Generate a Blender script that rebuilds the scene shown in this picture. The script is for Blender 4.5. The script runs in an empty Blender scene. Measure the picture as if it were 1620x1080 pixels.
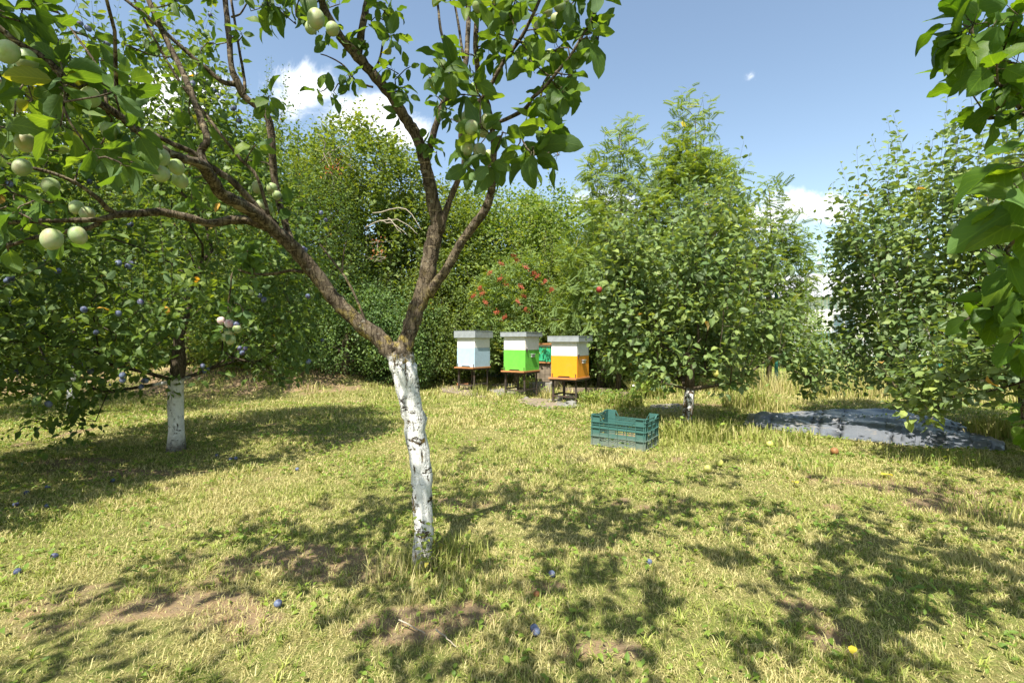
import bpy, math, random
import numpy as np
from mathutils import Vector, Matrix

R = math.radians
SC = bpy.context.scene
COL = SC.collection
random.seed(7)
RNG = np.random.default_rng(11)

# ------------------------------------------------------------------ camera
CAMH, FPX = 0.95, 765.0
cd = bpy.data.cameras.new('camera'); cam = bpy.data.objects.new('camera', cd); COL.objects.link(cam)
cam.location = (0, 0, CAMH); cam.rotation_euler = (R(90), 0, 0)
cd.lens = 17.0; cd.sensor_width = 36.0; cd.clip_start = 0.02; cd.clip_end = 2000
SC.camera = cam

# ------------------------------------------------------------------ world, sun, exposure
SUN_EL, SUN_AZ = 57.0, 250.0          # azimuth from +X counter-clockwise: the sun stands behind the camera, to its left
SC.view_settings.view_transform = 'Standard'; SC.view_settings.look = 'None'
SC.view_settings.exposure = 1.22; SC.view_settings.gamma = 1.0
W = bpy.data.worlds.new('World'); SC.world = W; W.use_nodes = True
nt = W.node_tree; nt.nodes.clear()
def N(t, kind, **kw):
    n = t.nodes.new(kind)
    for k, v in kw.items():
        if k.startswith('i_'):
            key = k[2:]
            key = int(key) if key.isdigit() else key.replace('_', ' ')
            n.inputs[key].default_value = v
        else: setattr(n, k, v)
    return n
def math_(t, op, a, b=None, c=None, clamp=False):
    n = t.nodes.new('ShaderNodeMath'); n.operation = op; n.use_clamp = clamp
    for i, v in enumerate((a, b, c)):
        if v is None: continue
        if isinstance(v, (int, float)): n.inputs[i].default_value = v
        else: t.links.new(v, n.inputs[i])
    return n.outputs[0]
def maprange(t, v, a, b, c=0.0, d=1.0, smooth=True):
    n = t.nodes.new('ShaderNodeMapRange'); n.interpolation_type = 'SMOOTHSTEP' if smooth else 'LINEAR'
    n.inputs[1].default_value = a; n.inputs[2].default_value = b; n.inputs[3].default_value = c; n.inputs[4].default_value = d
    t.links.new(v, n.inputs[0]); return n.outputs[0]
sky = N(nt, 'ShaderNodeTexSky', sky_type='NISHITA', sun_disc=False, sun_elevation=R(SUN_EL), sun_rotation=R(90 - SUN_AZ),
        altitude=100, air_density=1.0, dust_density=1.0, ozone_density=1.0)
tc = N(nt, 'ShaderNodeTexCoord')
sx = N(nt, 'ShaderNodeSeparateXYZ'); nt.links.new(tc.outputs['Generated'], sx.inputs[0])
ys = math_(nt, 'MAXIMUM', sx.outputs[1], 0.05)
U = math_(nt, 'DIVIDE', sx.outputs[0], ys); V = math_(nt, 'DIVIDE', sx.outputs[2], ys)
uv = N(nt, 'ShaderNodeCombineXYZ'); nt.links.new(U, uv.inputs[0]); nt.links.new(V, uv.inputs[1])
mask = None
for (px, py, rx, ry, wt) in ((475, 140, 85, 66, 1), (565, 185, 105, 52, 1), (625, 205, 80, 46, 1), (230, 160, 200, 72, 1), (1285, 328, 120, 46, .8), (1200, 345, 130, 50, .8),
                         (950, 330, 110, 50, .8), (1330, 470, 150, 60, .8), (1189, 122, 34, 22, .42), (60, 200, 120, 60, .9)):
    c = N(nt, 'ShaderNodeVectorMath', operation='SUBTRACT'); nt.links.new(uv.outputs[0], c.inputs[0])
    c.inputs[1].default_value = ((px - 810) / FPX, (540 - py) / FPX, 0)
    s = N(nt, 'ShaderNodeVectorMath', operation='MULTIPLY'); nt.links.new(c.outputs[0], s.inputs[0]); s.inputs[1].default_value = (FPX / rx, FPX / ry, 0)
    l = N(nt, 'ShaderNodeVectorMath', operation='LENGTH'); nt.links.new(s.outputs[0], l.inputs[0])
    m = math_(nt, 'MULTIPLY', math_(nt, 'SUBTRACT', 1.0, l.outputs['Value'], clamp=True), wt)
    mask = m if mask is None else math_(nt, 'MAXIMUM', mask, m)
cn = N(nt, 'ShaderNodeTexNoise', noise_dimensions='3D', i_Scale=6.5, i_Detail=10.0, i_Roughness=0.66, i_Distortion=0.5); nt.links.new(uv.outputs[0], cn.inputs['Vector'])
dens = math_(nt, 'ADD', math_(nt, 'MULTIPLY', mask, 0.95), math_(nt, 'MULTIPLY', cn.outputs[0], 1.9))
dens = maprange(nt, dens, 1.10, 1.62)
dens = math_(nt, 'MULTIPLY', dens, maprange(nt, mask, 0.0, 0.35))
dens = math_(nt, 'MULTIPLY', dens, maprange(nt, sx.outputs[1], 0.05, 0.2))
shade = maprange(nt, cn.outputs[0], 0.35, 0.7, 0.78, 1.0)
cc = N(nt, 'ShaderNodeMix', data_type='RGBA'); nt.links.new(shade, cc.inputs[0]); cc.inputs[6].default_value = (3.4, 3.9, 4.7, 1); cc.inputs[7].default_value = (6.6, 6.7, 6.8, 1)
tint = N(nt, 'ShaderNodeMix', data_type='RGBA', blend_type='MULTIPLY'); tint.inputs[0].default_value = 1.0
nt.links.new(sky.outputs[0], tint.inputs[6]); tint.inputs[7].default_value = (1.13, 1.07, 0.95, 1)
mx = N(nt, 'ShaderNodeMix', data_type='RGBA'); nt.links.new(dens, mx.inputs[0]); nt.links.new(tint.outputs[2], mx.inputs[6]); nt.links.new(cc.outputs[2], mx.inputs[7])
bg = N(nt, 'ShaderNodeBackground'); bg.inputs[1].default_value = 0.108
nt.links.new(mx.outputs[2], bg.inputs[0])
wo = N(nt, 'ShaderNodeOutputWorld'); nt.links.new(bg.outputs[0], wo.inputs[0])
sd = bpy.data.lights.new('sun', 'SUN'); sd.energy = 4.9; sd.angle = R(0.53); sd.color = (1.0, 0.94, 0.82)
so = bpy.data.objects.new('sun', sd); COL.objects.link(so)
sdir = Vector((math.cos(R(SUN_AZ)) * math.cos(R(SUN_EL)), math.sin(R(SUN_AZ)) * math.cos(R(SUN_EL)), math.sin(R(SUN_EL))))
so.rotation_euler = sdir.to_track_quat('Z', 'Y').to_euler()

# ------------------------------------------------------------------ helpers
def P(px, py, Y): return np.array(((px - 810) / FPX * Y, Y, CAMH - (py - 540) / FPX * Y))
def G(px, py):
    Y = CAMH * FPX / (py - 540); return np.array(((px - 810) / FPX * Y, Y))
def vn(x, y, s, seed):
    x = np.asarray(x, float) / s; y = np.asarray(y, float) / s
    g = np.random.default_rng(seed).random((256, 256))
    xi = np.floor(x).astype(int); yi = np.floor(y).astype(int); fx = x - xi; fy = y - yi
    fx = fx * fx * (3 - 2 * fx); fy = fy * fy * (3 - 2 * fy)
    a = g[xi % 256, yi % 256]; b = g[(xi + 1) % 256, yi % 256]; c = g[xi % 256, (yi + 1) % 256]; d = g[(xi + 1) % 256, (yi + 1) % 256]
    return (a * (1 - fx) + b * fx) * (1 - fy) + (c * (1 - fx) + d * fx) * fy
def sstep(x, a, b):
    t = np.clip((np.asarray(x, float) - a) / (b - a), 0, 1); return t * t * (3 - 2 * t)
def gz(x, y):
    x = np.asarray(x, float); y = np.asarray(y, float)
    near = (vn(x, y, 0.9, 3) - 0.5) * 0.03 + (vn(x, y, 0.25, 4) - 0.5) * 0.012
    r = 1 - sstep(np.hypot(x, y), 18, 30)
    m = sstep(y - 0.12 * x, 8.3, 10.6) * sstep(-x, 1.6, 4.0) * 0.42 * (0.8 + 0.4 * vn(x, y, 1.3, 9)) * (1 - sstep(y, 13, 18))
    return near * r + m
def norm(a):
    a = np.asarray(a, float); return a / np.maximum(np.linalg.norm(a, axis=-1, keepdims=True), 1e-9)

def tag(o, label=None, cat=None, group=None, kind=None):
    if label: o['label'] = label
    if cat: o['category'] = cat
    if group: o['group'] = group
    if kind: o['kind'] = kind
    return o
def empty(name, loc, rz=0, label=None, cat=None, group=None):
    o = bpy.data.objects.new(name, None); COL.objects.link(o); o.empty_display_size = 0.1
    o.location = loc; o.rotation_euler = (0, 0, rz); return tag(o, label, cat, group)
def link(name, me, mat, parent=None):
    o = bpy.data.objects.new(name, me); COL.objects.link(o)
    if mat is not None and not me.materials:
        for m in (mat if isinstance(mat, (list, tuple)) else [mat]): me.materials.append(m)
    if parent: o.parent = parent
    return o
def children(o): return [c for c in bpy.data.objects if c.parent == o]
def dup(root, loc=None, rz=None, scale=None, label=None, cat=None):
    r = root.copy(); COL.objects.link(r)
    if loc is not None: r.location = loc
    if rz is not None: r.rotation_euler[2] = rz
    if scale is not None: r.scale = scale
    if label: r['label'] = label
    if cat: r['category'] = cat
    for ch in children(root):
        c = ch.copy(); COL.objects.link(c); c.parent = r
        for g in children(ch):
            d = g.copy(); COL.objects.link(d); d.parent = c
    return r
def raw_mesh(name, V, loops, starts, attr=None, smooth=False):
    me = bpy.data.meshes.new(name)
    V = np.ascontiguousarray(V, np.float32).reshape(-1, 3); loops = np.ascontiguousarray(loops, np.int32); starts = np.ascontiguousarray(starts, np.int32)
    me.vertices.add(len(V)); me.vertices.foreach_set('co', V.ravel())
    me.loops.add(len(loops)); me.loops.foreach_set('vertex_index', loops)
    me.polygons.add(len(starts)); me.polygons.foreach_set('loop_start', starts)
    me.update(calc_edges=True)
    if attr is not None:
        a = me.attributes.new('lc', 'FLOAT_VECTOR', 'POINT'); a.data.foreach_set('vector', np.ascontiguousarray(attr, np.float32).ravel())
    me.polygons.foreach_set('use_smooth', np.full(len(starts), smooth, bool))
    return me
class MB:
    def __init__(s): s.V = []; s.F = []; s.M = []
    def add(s, V, F, m=0):
        o = len(s.V); s.V += [tuple(map(float, v)) for v in V]; s.F += [tuple(i + o for i in f) for f in F]; s.M += [m] * len(F)
    def box(s, c, d, rot=None, m=0):
        V = [Vector((x * d[0] / 2, y * d[1] / 2, z * d[2] / 2)) for x in (-1, 1) for y in (-1, 1) for z in (-1, 1)]
        if rot is not None: V = [rot @ v for v in V]
        V = [v + Vector(c) for v in V]
        s.add(V, [(0, 1, 3, 2), (4, 6, 7, 5), (0, 4, 5, 1), (2, 3, 7, 6), (0, 2, 6, 4), (1, 5, 7, 3)], m)
    def bar(s, a, b, w, h=None, m=0):
        a = Vector(a); b = Vector(b); d = b - a; q = d.to_track_quat('X', 'Z').to_matrix(); s.box((a + b) / 2, (d.length, w, h or w), q, m)
    def tube(s, pts, rads, n=8, m=0, cap=True, rough=0.0, seed=0):
        pts = np.asarray(pts, float); k = len(pts)
        rads = np.broadcast_to(np.asarray(rads, float), (k,))
        t = norm(np.gradient(pts, axis=0)); up = np.array((0.3, 1, 0.1)) if abs(t[0][2]) > 0.7 else np.array((0, 0, 1.0))
        ang = np.arange(n) * 2 * math.pi / n; V = []
        rg = np.random.default_rng(seed); wob = rg.normal(size=(k, n)) * rough + rg.normal(size=(1, n)) * rough
        u = None
        for i in range(k):
            if u is None: u = norm(np.cross(t[i], up))
            u = norm(u - np.dot(u, t[i]) * t[i]); w = np.cross(t[i], u)
            rr = rads[i] * (1 + wob[i])
            V.append(pts[i] + (np.cos(ang) * rr)[:, None] * u + (np.sin(ang) * rr)[:, None] * w)
        V = np.concatenate(V); F = []
        for i in range(k - 1):
            for j in range(n):
                a = i * n + j; b = i * n + (j + 1) % n; F.append((a, b, b + n, a + n))
        if cap: F.append(tuple(range((k - 1) * n, k * n))); F.append(tuple(range(n - 1, -1, -1)))
        s.add(V, F, m)
    def build(s, name, mat, parent=None, smooth=False, bevel=0):
        me = bpy.data.meshes.new(name); me.from_pydata(s.V, [], s.F); me.update()
        if smooth: me.polygons.foreach_set('use_smooth', [True] * len(me.polygons))
        if len(set(s.M)) > 1 or isinstance(mat, (list, tuple)): me.polygons.foreach_set('material_index', s.M)
        o = link(name, me, mat, parent)
        if bevel:
            b = o.modifiers.new('bevel', 'BEVEL'); b.width = bevel; b.segments = 2; b.limit_method = 'ANGLE'
        return o

# ------------------------------------------------------------------ materials
def newmat(name):
    m = bpy.data.materials.new(name); m.use_nodes = True; m.node_tree.nodes.clear(); return m, m.node_tree
def ramp(t, fac, stops, mode='LINEAR'):
    r = t.nodes.new('ShaderNodeValToRGB'); r.color_ramp.interpolation = mode; e = r.color_ramp.elements
    while len(e) < len(stops): e.new(0.5)
    for k, (p, c) in enumerate(stops): e[k].position = p; e[k].color = (*c, 1)
    t.links.new(fac, r.inputs[0]); return r.outputs[0]
def mixc(t, f, a, b, mode='MIX'):
    n = t.nodes.new('ShaderNodeMix'); n.data_type = 'RGBA'; n.blend_type = mode
    for s, v in ((0, f), (6, a), (7, b)):
        if isinstance(v, (int, float)): n.inputs[s].default_value = v
        elif isinstance(v, tuple): n.inputs[s].default_value = (*v, 1)
        else: t.links.new(v, n.inputs[s])
    return n.outputs[2]
def noise(t, vec, scale, detail=4, rough=0.55, dist=0.0):
    n = t.nodes.new('ShaderNodeTexNoise'); n.inputs['Scale'].default_value = scale; n.inputs['Detail'].default_value = detail
    n.inputs['Roughness'].default_value = rough; n.inputs['Distortion'].default_value = dist
    if vec is not None: t.links.new(vec, n.inputs['Vector'])
    return n.outputs[0]
def mapping(t, vec, sc=(1, 1, 1), rot=(0, 0, 0)):
    n = t.nodes.new('ShaderNodeMapping'); n.inputs['Scale'].default_value = sc; n.inputs['Rotation'].default_value = rot
    t.links.new(vec, n.inputs[0]); return n.outputs[0]
def principled(t, col, rough=0.6, spec=0.3, bump=None, bstr=0.3, bdist=0.01, metal=0.0):
    b = t.nodes.new('ShaderNodeBsdfPrincipled')
    if isinstance(col, tuple): b.inputs['Base Color'].default_value = (*col, 1)
    else: t.links.new(col, b.inputs['Base Color'])
    if isinstance(rough, float): b.inputs['Roughness'].default_value = rough
    else: t.links.new(rough, b.inputs['Roughness'])
    b.inputs['Specular IOR Level'].default_value = spec; b.inputs['Metallic'].default_value = metal
    if bump is not None:
        bn = t.nodes.new('ShaderNodeBump'); bn.inputs['Strength'].default_value = bstr; bn.inputs['Distance'].default_value = bdist
        t.links.new(bump, bn.inputs['Height']); t.links.new(bn.outputs[0], b.inputs['Normal'])
    return b
def out(t, sh): o = t.nodes.new('ShaderNodeOutputMaterial'); t.links.new(sh, o.inputs[0])
def objco(t): return t.nodes.new('ShaderNodeTexCoord').outputs['Object']
def lc(t):
    a = t.nodes.new('ShaderNodeAttribute'); a.attribute_name = 'lc'; s = t.nodes.new('ShaderNodeSeparateXYZ'); t.links.new(a.outputs['Vector'], s.inputs[0]); return s.outputs
def leaf_mat(name, stops, back, trans=0.38, veins=False, rough=0.5, spec=0.25, tcol=None):
    m, t = newmat(name); x, y, r = lc(t)
    c = ramp(t, r, stops)
    g = t.nodes.new('ShaderNodeNewGeometry')
    ob = objco(t); big = noise(t, ob, 1.6, 2)
    c = mixc(t, maprange(t, big, 0.35, 0.7, 0.0, 0.45), c, mixc(t, 1.0, c, (1.5, 1.25, 0.85), 'MULTIPLY'))
    bump = None
    if veins:
        ax = math_(t, 'ABSOLUTE', x)
        rib = maprange(t, ax, 0.0, 0.09, 1.0, 0.0)
        ph = math_(t, 'SUBTRACT', math_(t, 'MULTIPLY', y, 42.0), math_(t, 'MULTIPLY', ax, 16.0))
        sv = maprange(t, math_(t, 'SINE', ph), 0.72, 1.0)
        vv = math_(t, 'MAXIMUM', rib, math_(t, 'MULTIPLY', sv, 0.42))
        c = mixc(t, math_(t, 'MULTIPLY', vv, 0.55), c, mixc(t, 1.0, c, (2.3, 1.9, 1.8), 'MULTIPLY'))
        sp = maprange(t, noise(t, ob, 130.0, 2), 0.72, 0.78)
        c = mixc(t, math_(t, 'MULTIPLY', sp, 0.6), c, (0.13, 0.09, 0.03))
        bump = math_(t, 'SUBTRACT', math_(t, 'MULTIPLY', noise(t, ob, 55.0, 3), 0.5), vv)
    bc = mixc(t, 0.55, c, back)
    cf = mixc(t, g.outputs['Backfacing'], c, bc)
    rr = math_(t, 'ADD', math_(t, 'MULTIPLY', g.outputs['Backfacing'], 0.25), rough)
    p = principled(t, cf, rr, spec, bump, 0.35, 0.0012)
    tr = t.nodes.new('ShaderNodeBsdfTranslucent'); tcx = mixc(t, 1.0, c, tcol or (2.3, 2.1, 0.6), 'MULTIPLY'); t.links.new(tcx, tr.inputs[0])
    mxs = t.nodes.new('ShaderNodeMixShader'); mxs.inputs[0].default_value = trans
    t.links.new(p.outputs[0], mxs.inputs[1]); t.links.new(tr.outputs[0], mxs.inputs[2]); out(t, mxs.outputs[0]); return m
def bark_mat(name, c1, c2, white=0.0, bands=False, lichen=0.0, wn=0.0):
    m, t = newmat(name); ob = objco(t); s = t.nodes.new('ShaderNodeSeparateXYZ'); t.links.new(ob, s.inputs[0])
    st = mapping(t, ob, (1, 1, 0.22)); n1 = noise(t, st, 60, 6, 0.65, 0.4); n2 = noise(t, ob, 9, 4)
    c = mixc(t, maprange(t, n1, 0.35, 0.7), c1, c2)
    c = mixc(t, maprange(t, n2, 0.35, 0.7, 0, 0.5), c, mixc(t, 1.0, c, (0.55, 0.6, 0.6), 'MULTIPLY'))
    if lichen:
        ln = maprange(t, noise(t, ob, 22, 5, 0.6), 0.50, 0.62)
        lz = maprange(t, s.outputs[2], 1.35, 0.95)
        c = mixc(t, math_(t, 'MULTIPLY', math_(t, 'MULTIPLY', ln, lz), lichen), c, (0.24, 0.19, 0.05))
    vo = t.nodes.new('ShaderNodeTexVoronoi'); vo.feature = 'DISTANCE_TO_EDGE'; vo.inputs['Scale'].default_value = 55; wv = t.nodes.new('ShaderNodeVectorMath'); wv.operation = 'ADD'; nn = t.nodes.new('ShaderNodeTexNoise'); nn.inputs['Scale'].default_value = 30; t.links.new(ob, nn.inputs['Vector'])
    sc_ = t.nodes.new('ShaderNodeVectorMath'); sc_.operation = 'SCALE'; sc_.inputs['Scale'].default_value = .03; t.links.new(nn.outputs['Color'], sc_.inputs[0]); t.links.new(st, wv.inputs[0]); t.links.new(sc_.outputs[0], wv.inputs[1]); t.links.new(wv.outputs[0], vo.inputs['Vector'])
    ck = maprange(t, vo.outputs['Distance'], 0.0, .10, 0.0, 1.0)
    c = mixc(t, ck, mixc(t, 1.0, c, (.35, .33, .3), 'MULTIPLY'), c)
    c = mixc(t, maprange(t, noise(t, ob, 38, 5, .7), .58, .68, 0, .5), c, (.30, .29, .24))
    n1 = math_(t, 'ADD', math_(t, 'MULTIPLY', n1, .6), math_(t, 'MULTIPLY', ck, .4))
    h = n1
    if bands:
        b = noise(t, mapping(t, ob, (0.15, 0.15, 1)), 75, 3, 0.6, 0.8)
        bm = math_(t, 'MULTIPLY', maprange(t, b, 0.56, 0.68), maprange(t, s.outputs[2], 1.0, 1.3))
        c = mixc(t, math_(t, 'MULTIPLY', bm, 0.55), c, (0.33, 0.27, 0.17))
    if white:
        crk = noise(t, mapping(t, ob, (1, 1, 0.2)), 44, 8, 0.75, 0.3); pat = noise(t, mapping(t, ob, (1, 1, 1.9)), 15, 9, 0.75, 0.3)
        cm = maprange(t, crk, 0.565 - wn, 0.60 - wn); pm = maprange(t, pat, 0.555 - wn, 0.60 - wn)
        hole = math_(t, 'MAXIMUM', cm, pm)
        hole = math_(t, 'MAXIMUM', hole, maprange(t, math_(t, 'ADD', s.outputs[2], math_(t, 'MULTIPLY', pat, 0.30)), 0.34, 0.10))
        top = maprange(t, math_(t, 'ADD', s.outputs[2], math_(t, 'MULTIPLY', math_(t, 'SUBTRACT', pat, 0.5), 0.14)), white - 0.015, white + 0.015, 1.0, 0.0)
        rx = math_(t, 'SQRT', math_(t, 'ADD', math_(t, 'MULTIPLY', s.outputs[0], s.outputs[0]), math_(t, 'MULTIPLY', s.outputs[1], s.outputs[1])))
        top = math_(t, 'MULTIPLY', top, maprange(t, rx, .15, .19, 1.0, 0.0))
        wcol = mixc(t, noise(t, ob, 30, 3), (0.60, 0.61, 0.62), (0.80, 0.79, 0.76))
        wcol = mixc(t, maprange(t, noise(t, ob, 24, 6, .7), 0.42, 0.7, 0, 0.7), wcol, (0.42, 0.42, 0.40))
        f = math_(t, 'MULTIPLY', math_(t, 'SUBTRACT', 1.0, hole), top)
        c = mixc(t, f, mixc(t, top, c, mixc(t, 1.0, c, (0.8, 0.7, 0.55), 'MULTIPLY')), wcol)
        h = math_(t, 'ADD', math_(t, 'MULTIPLY', n1, 0.4), math_(t, 'MULTIPLY', f, 0.6))
    p = principled(t, c, 0.85, 0.12, h, 1.0, 0.008); out(t, p.outputs[0]); return m
def plain(name, col, rough=0.6, spec=0.3, var=0.15, scale=20, metal=0.0, bstr=0.15, dirt=None, dirtamt=0.4, bd=0.002, stretch=(1, 1, 1)):
    m, t = newmat(name); ob = mapping(t, objco(t), stretch); n = noise(t, ob, scale, 5, 0.6)
    c = mixc(t, maprange(t, n, 0.3, 0.7), tuple(x * (1 - var) for x in col), tuple(min(1, x * (1 + var)) for x in col))
    if dirt: c = mixc(t, math_(t, 'MULTIPLY', maprange(t, noise(t, ob, scale * 0.35, 6, 0.7), 0.5, 0.72), dirtamt), c, dirt)
    p = principled(t, c, rough, spec, noise(t, ob, scale * 4, 4), bstr, bd, metal); out(t, p.outputs[0]); return m

M = {}
M['plumleaf'] = leaf_mat('plum_leaf', [(0.0, (0.029, 0.068, 0.014)), (0.5, (0.060, 0.117, 0.020)), (0.9, (0.111, 0.184, 0.028)), (1.0, (0.238, 0.224, 0.036))], (0.12, 0.20, 0.10), 0.42, veins=True)
M['rightleaf'] = leaf_mat('broad_leaf', [(0.0, (0.035, 0.086, 0.007)), (0.6, (0.066, 0.133, 0.012)), (1.0, (0.112, 0.187, 0.018))], (0.12, 0.23, 0.07), 0.45, veins=True)
M['blueplumleaf'] = leaf_mat('orchard_leaf', [(0.0, (0.043, 0.082, 0.022)), (0.6, (0.087, 0.145, 0.031)), (0.93, (0.154, 0.214, 0.043)), (1.0, (0.462, 0.277, 0.058))], (0.11, 0.17, 0.09), 0.33)
M['appleleaf'] = leaf_mat('apple_leaf', [(0.0, (0.072, 0.128, 0.048)), (0.6, (0.136, 0.203, 0.070)), (0.95, (0.229, 0.301, 0.098)), (1.0, (0.540, 0.331, 0.116))], (0.24, 0.30, 0.20), 0.28, rough=0.5)
M['bgleaf'] = leaf_mat('copse_leaf', [(0.0, (0.059, 0.100, 0.020)), (0.5, (0.114, 0.166, 0.032)), (0.93, (0.179, 0.228, 0.045)), (1.0, (0.310, 0.228, 0.063))], (0.16, 0.22, 0.08), 0.36)
M['paleleaf'] = leaf_mat('pale_leaf', [(0.0, (0.063, 0.120, 0.040)), (0.6, (0.108, 0.190, 0.060)), (1.0, (0.180, 0.270, 0.090))], (0.24, 0.30, 0.17), 0.3)
M['yellowleaf'] = leaf_mat('yellowish_leaf', [(0.0, (0.070, 0.128, 0.025)), (0.6, (0.126, 0.200, 0.045)), (1.0, (0.231, 0.264, 0.076))], (0.22, 0.28, 0.09), 0.38)
M['acacia'] = leaf_mat('pinnate_leaf', [(0.0, (0.080, 0.132, 0.035)), (0.6, (0.136, 0.202, 0.046)), (0.9, (0.203, 0.264, 0.058)), (1.0, (0.407, 0.370, 0.070))], (0.22, 0.32, 0.13), 0.40)
M['clover'] = leaf_mat('clover_leaf', [(0.0, (0.07, 0.14, 0.025)), (1.0, (0.20, 0.28, 0.05))], (0.16, 0.22, 0.08), 0.3)
M['redleaf'] = leaf_mat('dry_red_leaf', [(0.0, (0.20, 0.06, 0.02)), (1.0, (0.36, 0.14, 0.04))], (0.3, 0.14, 0.06), 0.3, tcol=(1.6, 1.2, 0.8))
M['bark'] = bark_mat('plum_bark', (0.055, 0.042, 0.030), (0.17, 0.135, 0.095), 0.90, True, 0.8)
M['bark2'] = bark_mat('whitewashed_bark', (0.05, 0.04, 0.028), (0.14, 0.11, 0.075), 0.64, wn=-0.02)
M['bark3'] = bark_mat('apple_bark', (0.07, 0.055, 0.04), (0.19, 0.15, 0.105), 0.45, wn=0.06)
M['barkplain'] = bark_mat('grey_bark', (0.09, 0.075, 0.05), (0.22, 0.18, 0.12))
M['deadwood'] = plain('dead_wood', (0.30, 0.26, 0.20), 0.85, 0.1, 0.25, 30)
M['soil'] = plain('soil', (0.15, 0.105, 0.065), 0.95, 0.05, 0.3, 25, bstr=0.8, bd=0.01)

def grass_material():
    m, t = newmat('grass_blades'); x, y, r = lc(t)       # x = dryness, y = along, r = random
    green = ramp(t, r, [(0.0, (0.125, 0.185, 0.028)), (0.5, (0.235, 0.29, 0.055)), (1.0, (0.36, 0.39, 0.09))])
    dry = ramp(t, r, [(0.0, (0.34, 0.29, 0.115)), (0.5, (0.50, 0.44, 0.20)), (1.0, (0.60, 0.53, 0.28))])
    c = mixc(t, x, green, dry)
    p = principled(t, c, 0.6, 0.25)
    tr = t.nodes.new('ShaderNodeBsdfTranslucent'); t.links.new(mixc(t, 1.0, c, (1.3, 1.3, 0.7), 'MULTIPLY'), tr.inputs[0])
    ms = t.nodes.new('ShaderNodeMixShader'); ms.inputs[0].default_value = 0.28
    t.links.new(p.outputs[0], ms.inputs[1]); t.links.new(tr.outputs[0], ms.inputs[2]); out(t, ms.outputs[0]); return m
M['grass'] = grass_material()
def ground_material():
    m, t = newmat('lawn_ground'); g = t.nodes.new('ShaderNodeNewGeometry').outputs['Position']
    a = t.nodes.new('ShaderNodeAttribute'); a.attribute_name = 'lc'; s = t.nodes.new('ShaderNodeSeparateXYZ'); t.links.new(a.outputs['Vector'], s.inputs[0])
    fine = noise(t, g, 120, 6, 0.7); mid = noise(t, g, 14, 5, 0.65); streak = noise(t, mapping(t, g, (1, 0.35, 1), (0, 0, 0.7)), 190, 4, 0.7)
    soil = mixc(t, fine, (0.10, 0.072, 0.043), (0.27, 0.205, 0.13)); soil = mixc(t, maprange(t, mid, 0.4, 0.7), soil, mixc(t, 1.0, soil, (1.35, 1.25, 1.1), 'MULTIPLY'))
    thatch = mixc(t, maprange(t, streak, 0.35, 0.7), (0.10, 0.105, 0.03), (0.25, 0.22, 0.095))
    thatch = mixc(t, maprange(t, mid, 0.45, 0.62, 0, 0.6), thatch, (0.11, 0.15, 0.03))
    c = mixc(t, maprange(t, math_(t, 'ADD', s.outputs[0], math_(t, 'MULTIPLY', math_(t, 'SUBTRACT', mid, 0.5), 0.9)), 0.35, 0.65), thatch, soil)
    field = mixc(t, noise(t, g, 1.5, 6, 0.7), (0.14, 0.21, 0.035), (0.25, 0.30, 0.075))
    c = mixc(t, s.outputs[1], c, field)
    h = math_(t, 'ADD', math_(t, 'MULTIPLY', fine, 0.5), mid)
    p = principled(t, c, 0.95, 0.06, h, 0.8, 0.015); out(t, p.outputs[0]); return m
M['ground'] = ground_material()

# ------------------------------------------------------------------ ground (one sheet to the horizon)
SOILP = [(500, 880, .42, .16), (560, 905, .25, .16), (330, 950, .30, .10), (460, 985, .25, .12), (620, 995, .22, .12), (250, 745, .7, .14), (110, 730, .6, .15), (1010, 690, .3, .3), (1440, 770, .8, .25),
         (1560, 800, .7, .2), (1300, 760, .35, .12), (1110, 640, .8, .3), (1340, 1010, .15, .1), (860, 930, .12, .08), (960, 1030, .15, .08)]
def soilmask(x, y):
    s = np.zeros_like(np.asarray(x, float))
    for px, py, rx, ry in SOILP:
        cx, cy = G(px, py); d = np.hypot((x - cx) / rx, (y - cy) / ry); s = np.maximum(s, 1 - sstep(d, 0.5, 1.15))
    s = np.maximum(s, 0.9 * sstep(y - 0.12 * x, 8.0, 9.4) * sstep(-x, 1.9, 3.4))
    n = vn(x, y, 0.35, 21) * 0.6 + vn(x, y, 0.13, 22) * 0.4
    s = np.maximum(s, sstep(n, 0.66, 0.84) * 0.6)
    s = np.maximum(s, 0.55 * (1 - sstep(y + 0.4 * x, 1.0, 2.3)) * sstep(n, 0.35, 0.6) * (1 - sstep(x, 0, 1.5)))
    n3 = vn(x, y, .045, 23); return np.clip(s * (0.05 + 1.3 * n) * (.55 + .9 * n3), 0, 1)
FENCE_A, FENCE_B = np.array((-9.0, 15.97)), np.array((12.5, 6.65))
def beyond(x, y):
    d = norm(FENCE_B - FENCE_A); return (x - FENCE_A[0]) * (-d[1]) + (y - FENCE_A[1]) * d[0]
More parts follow.
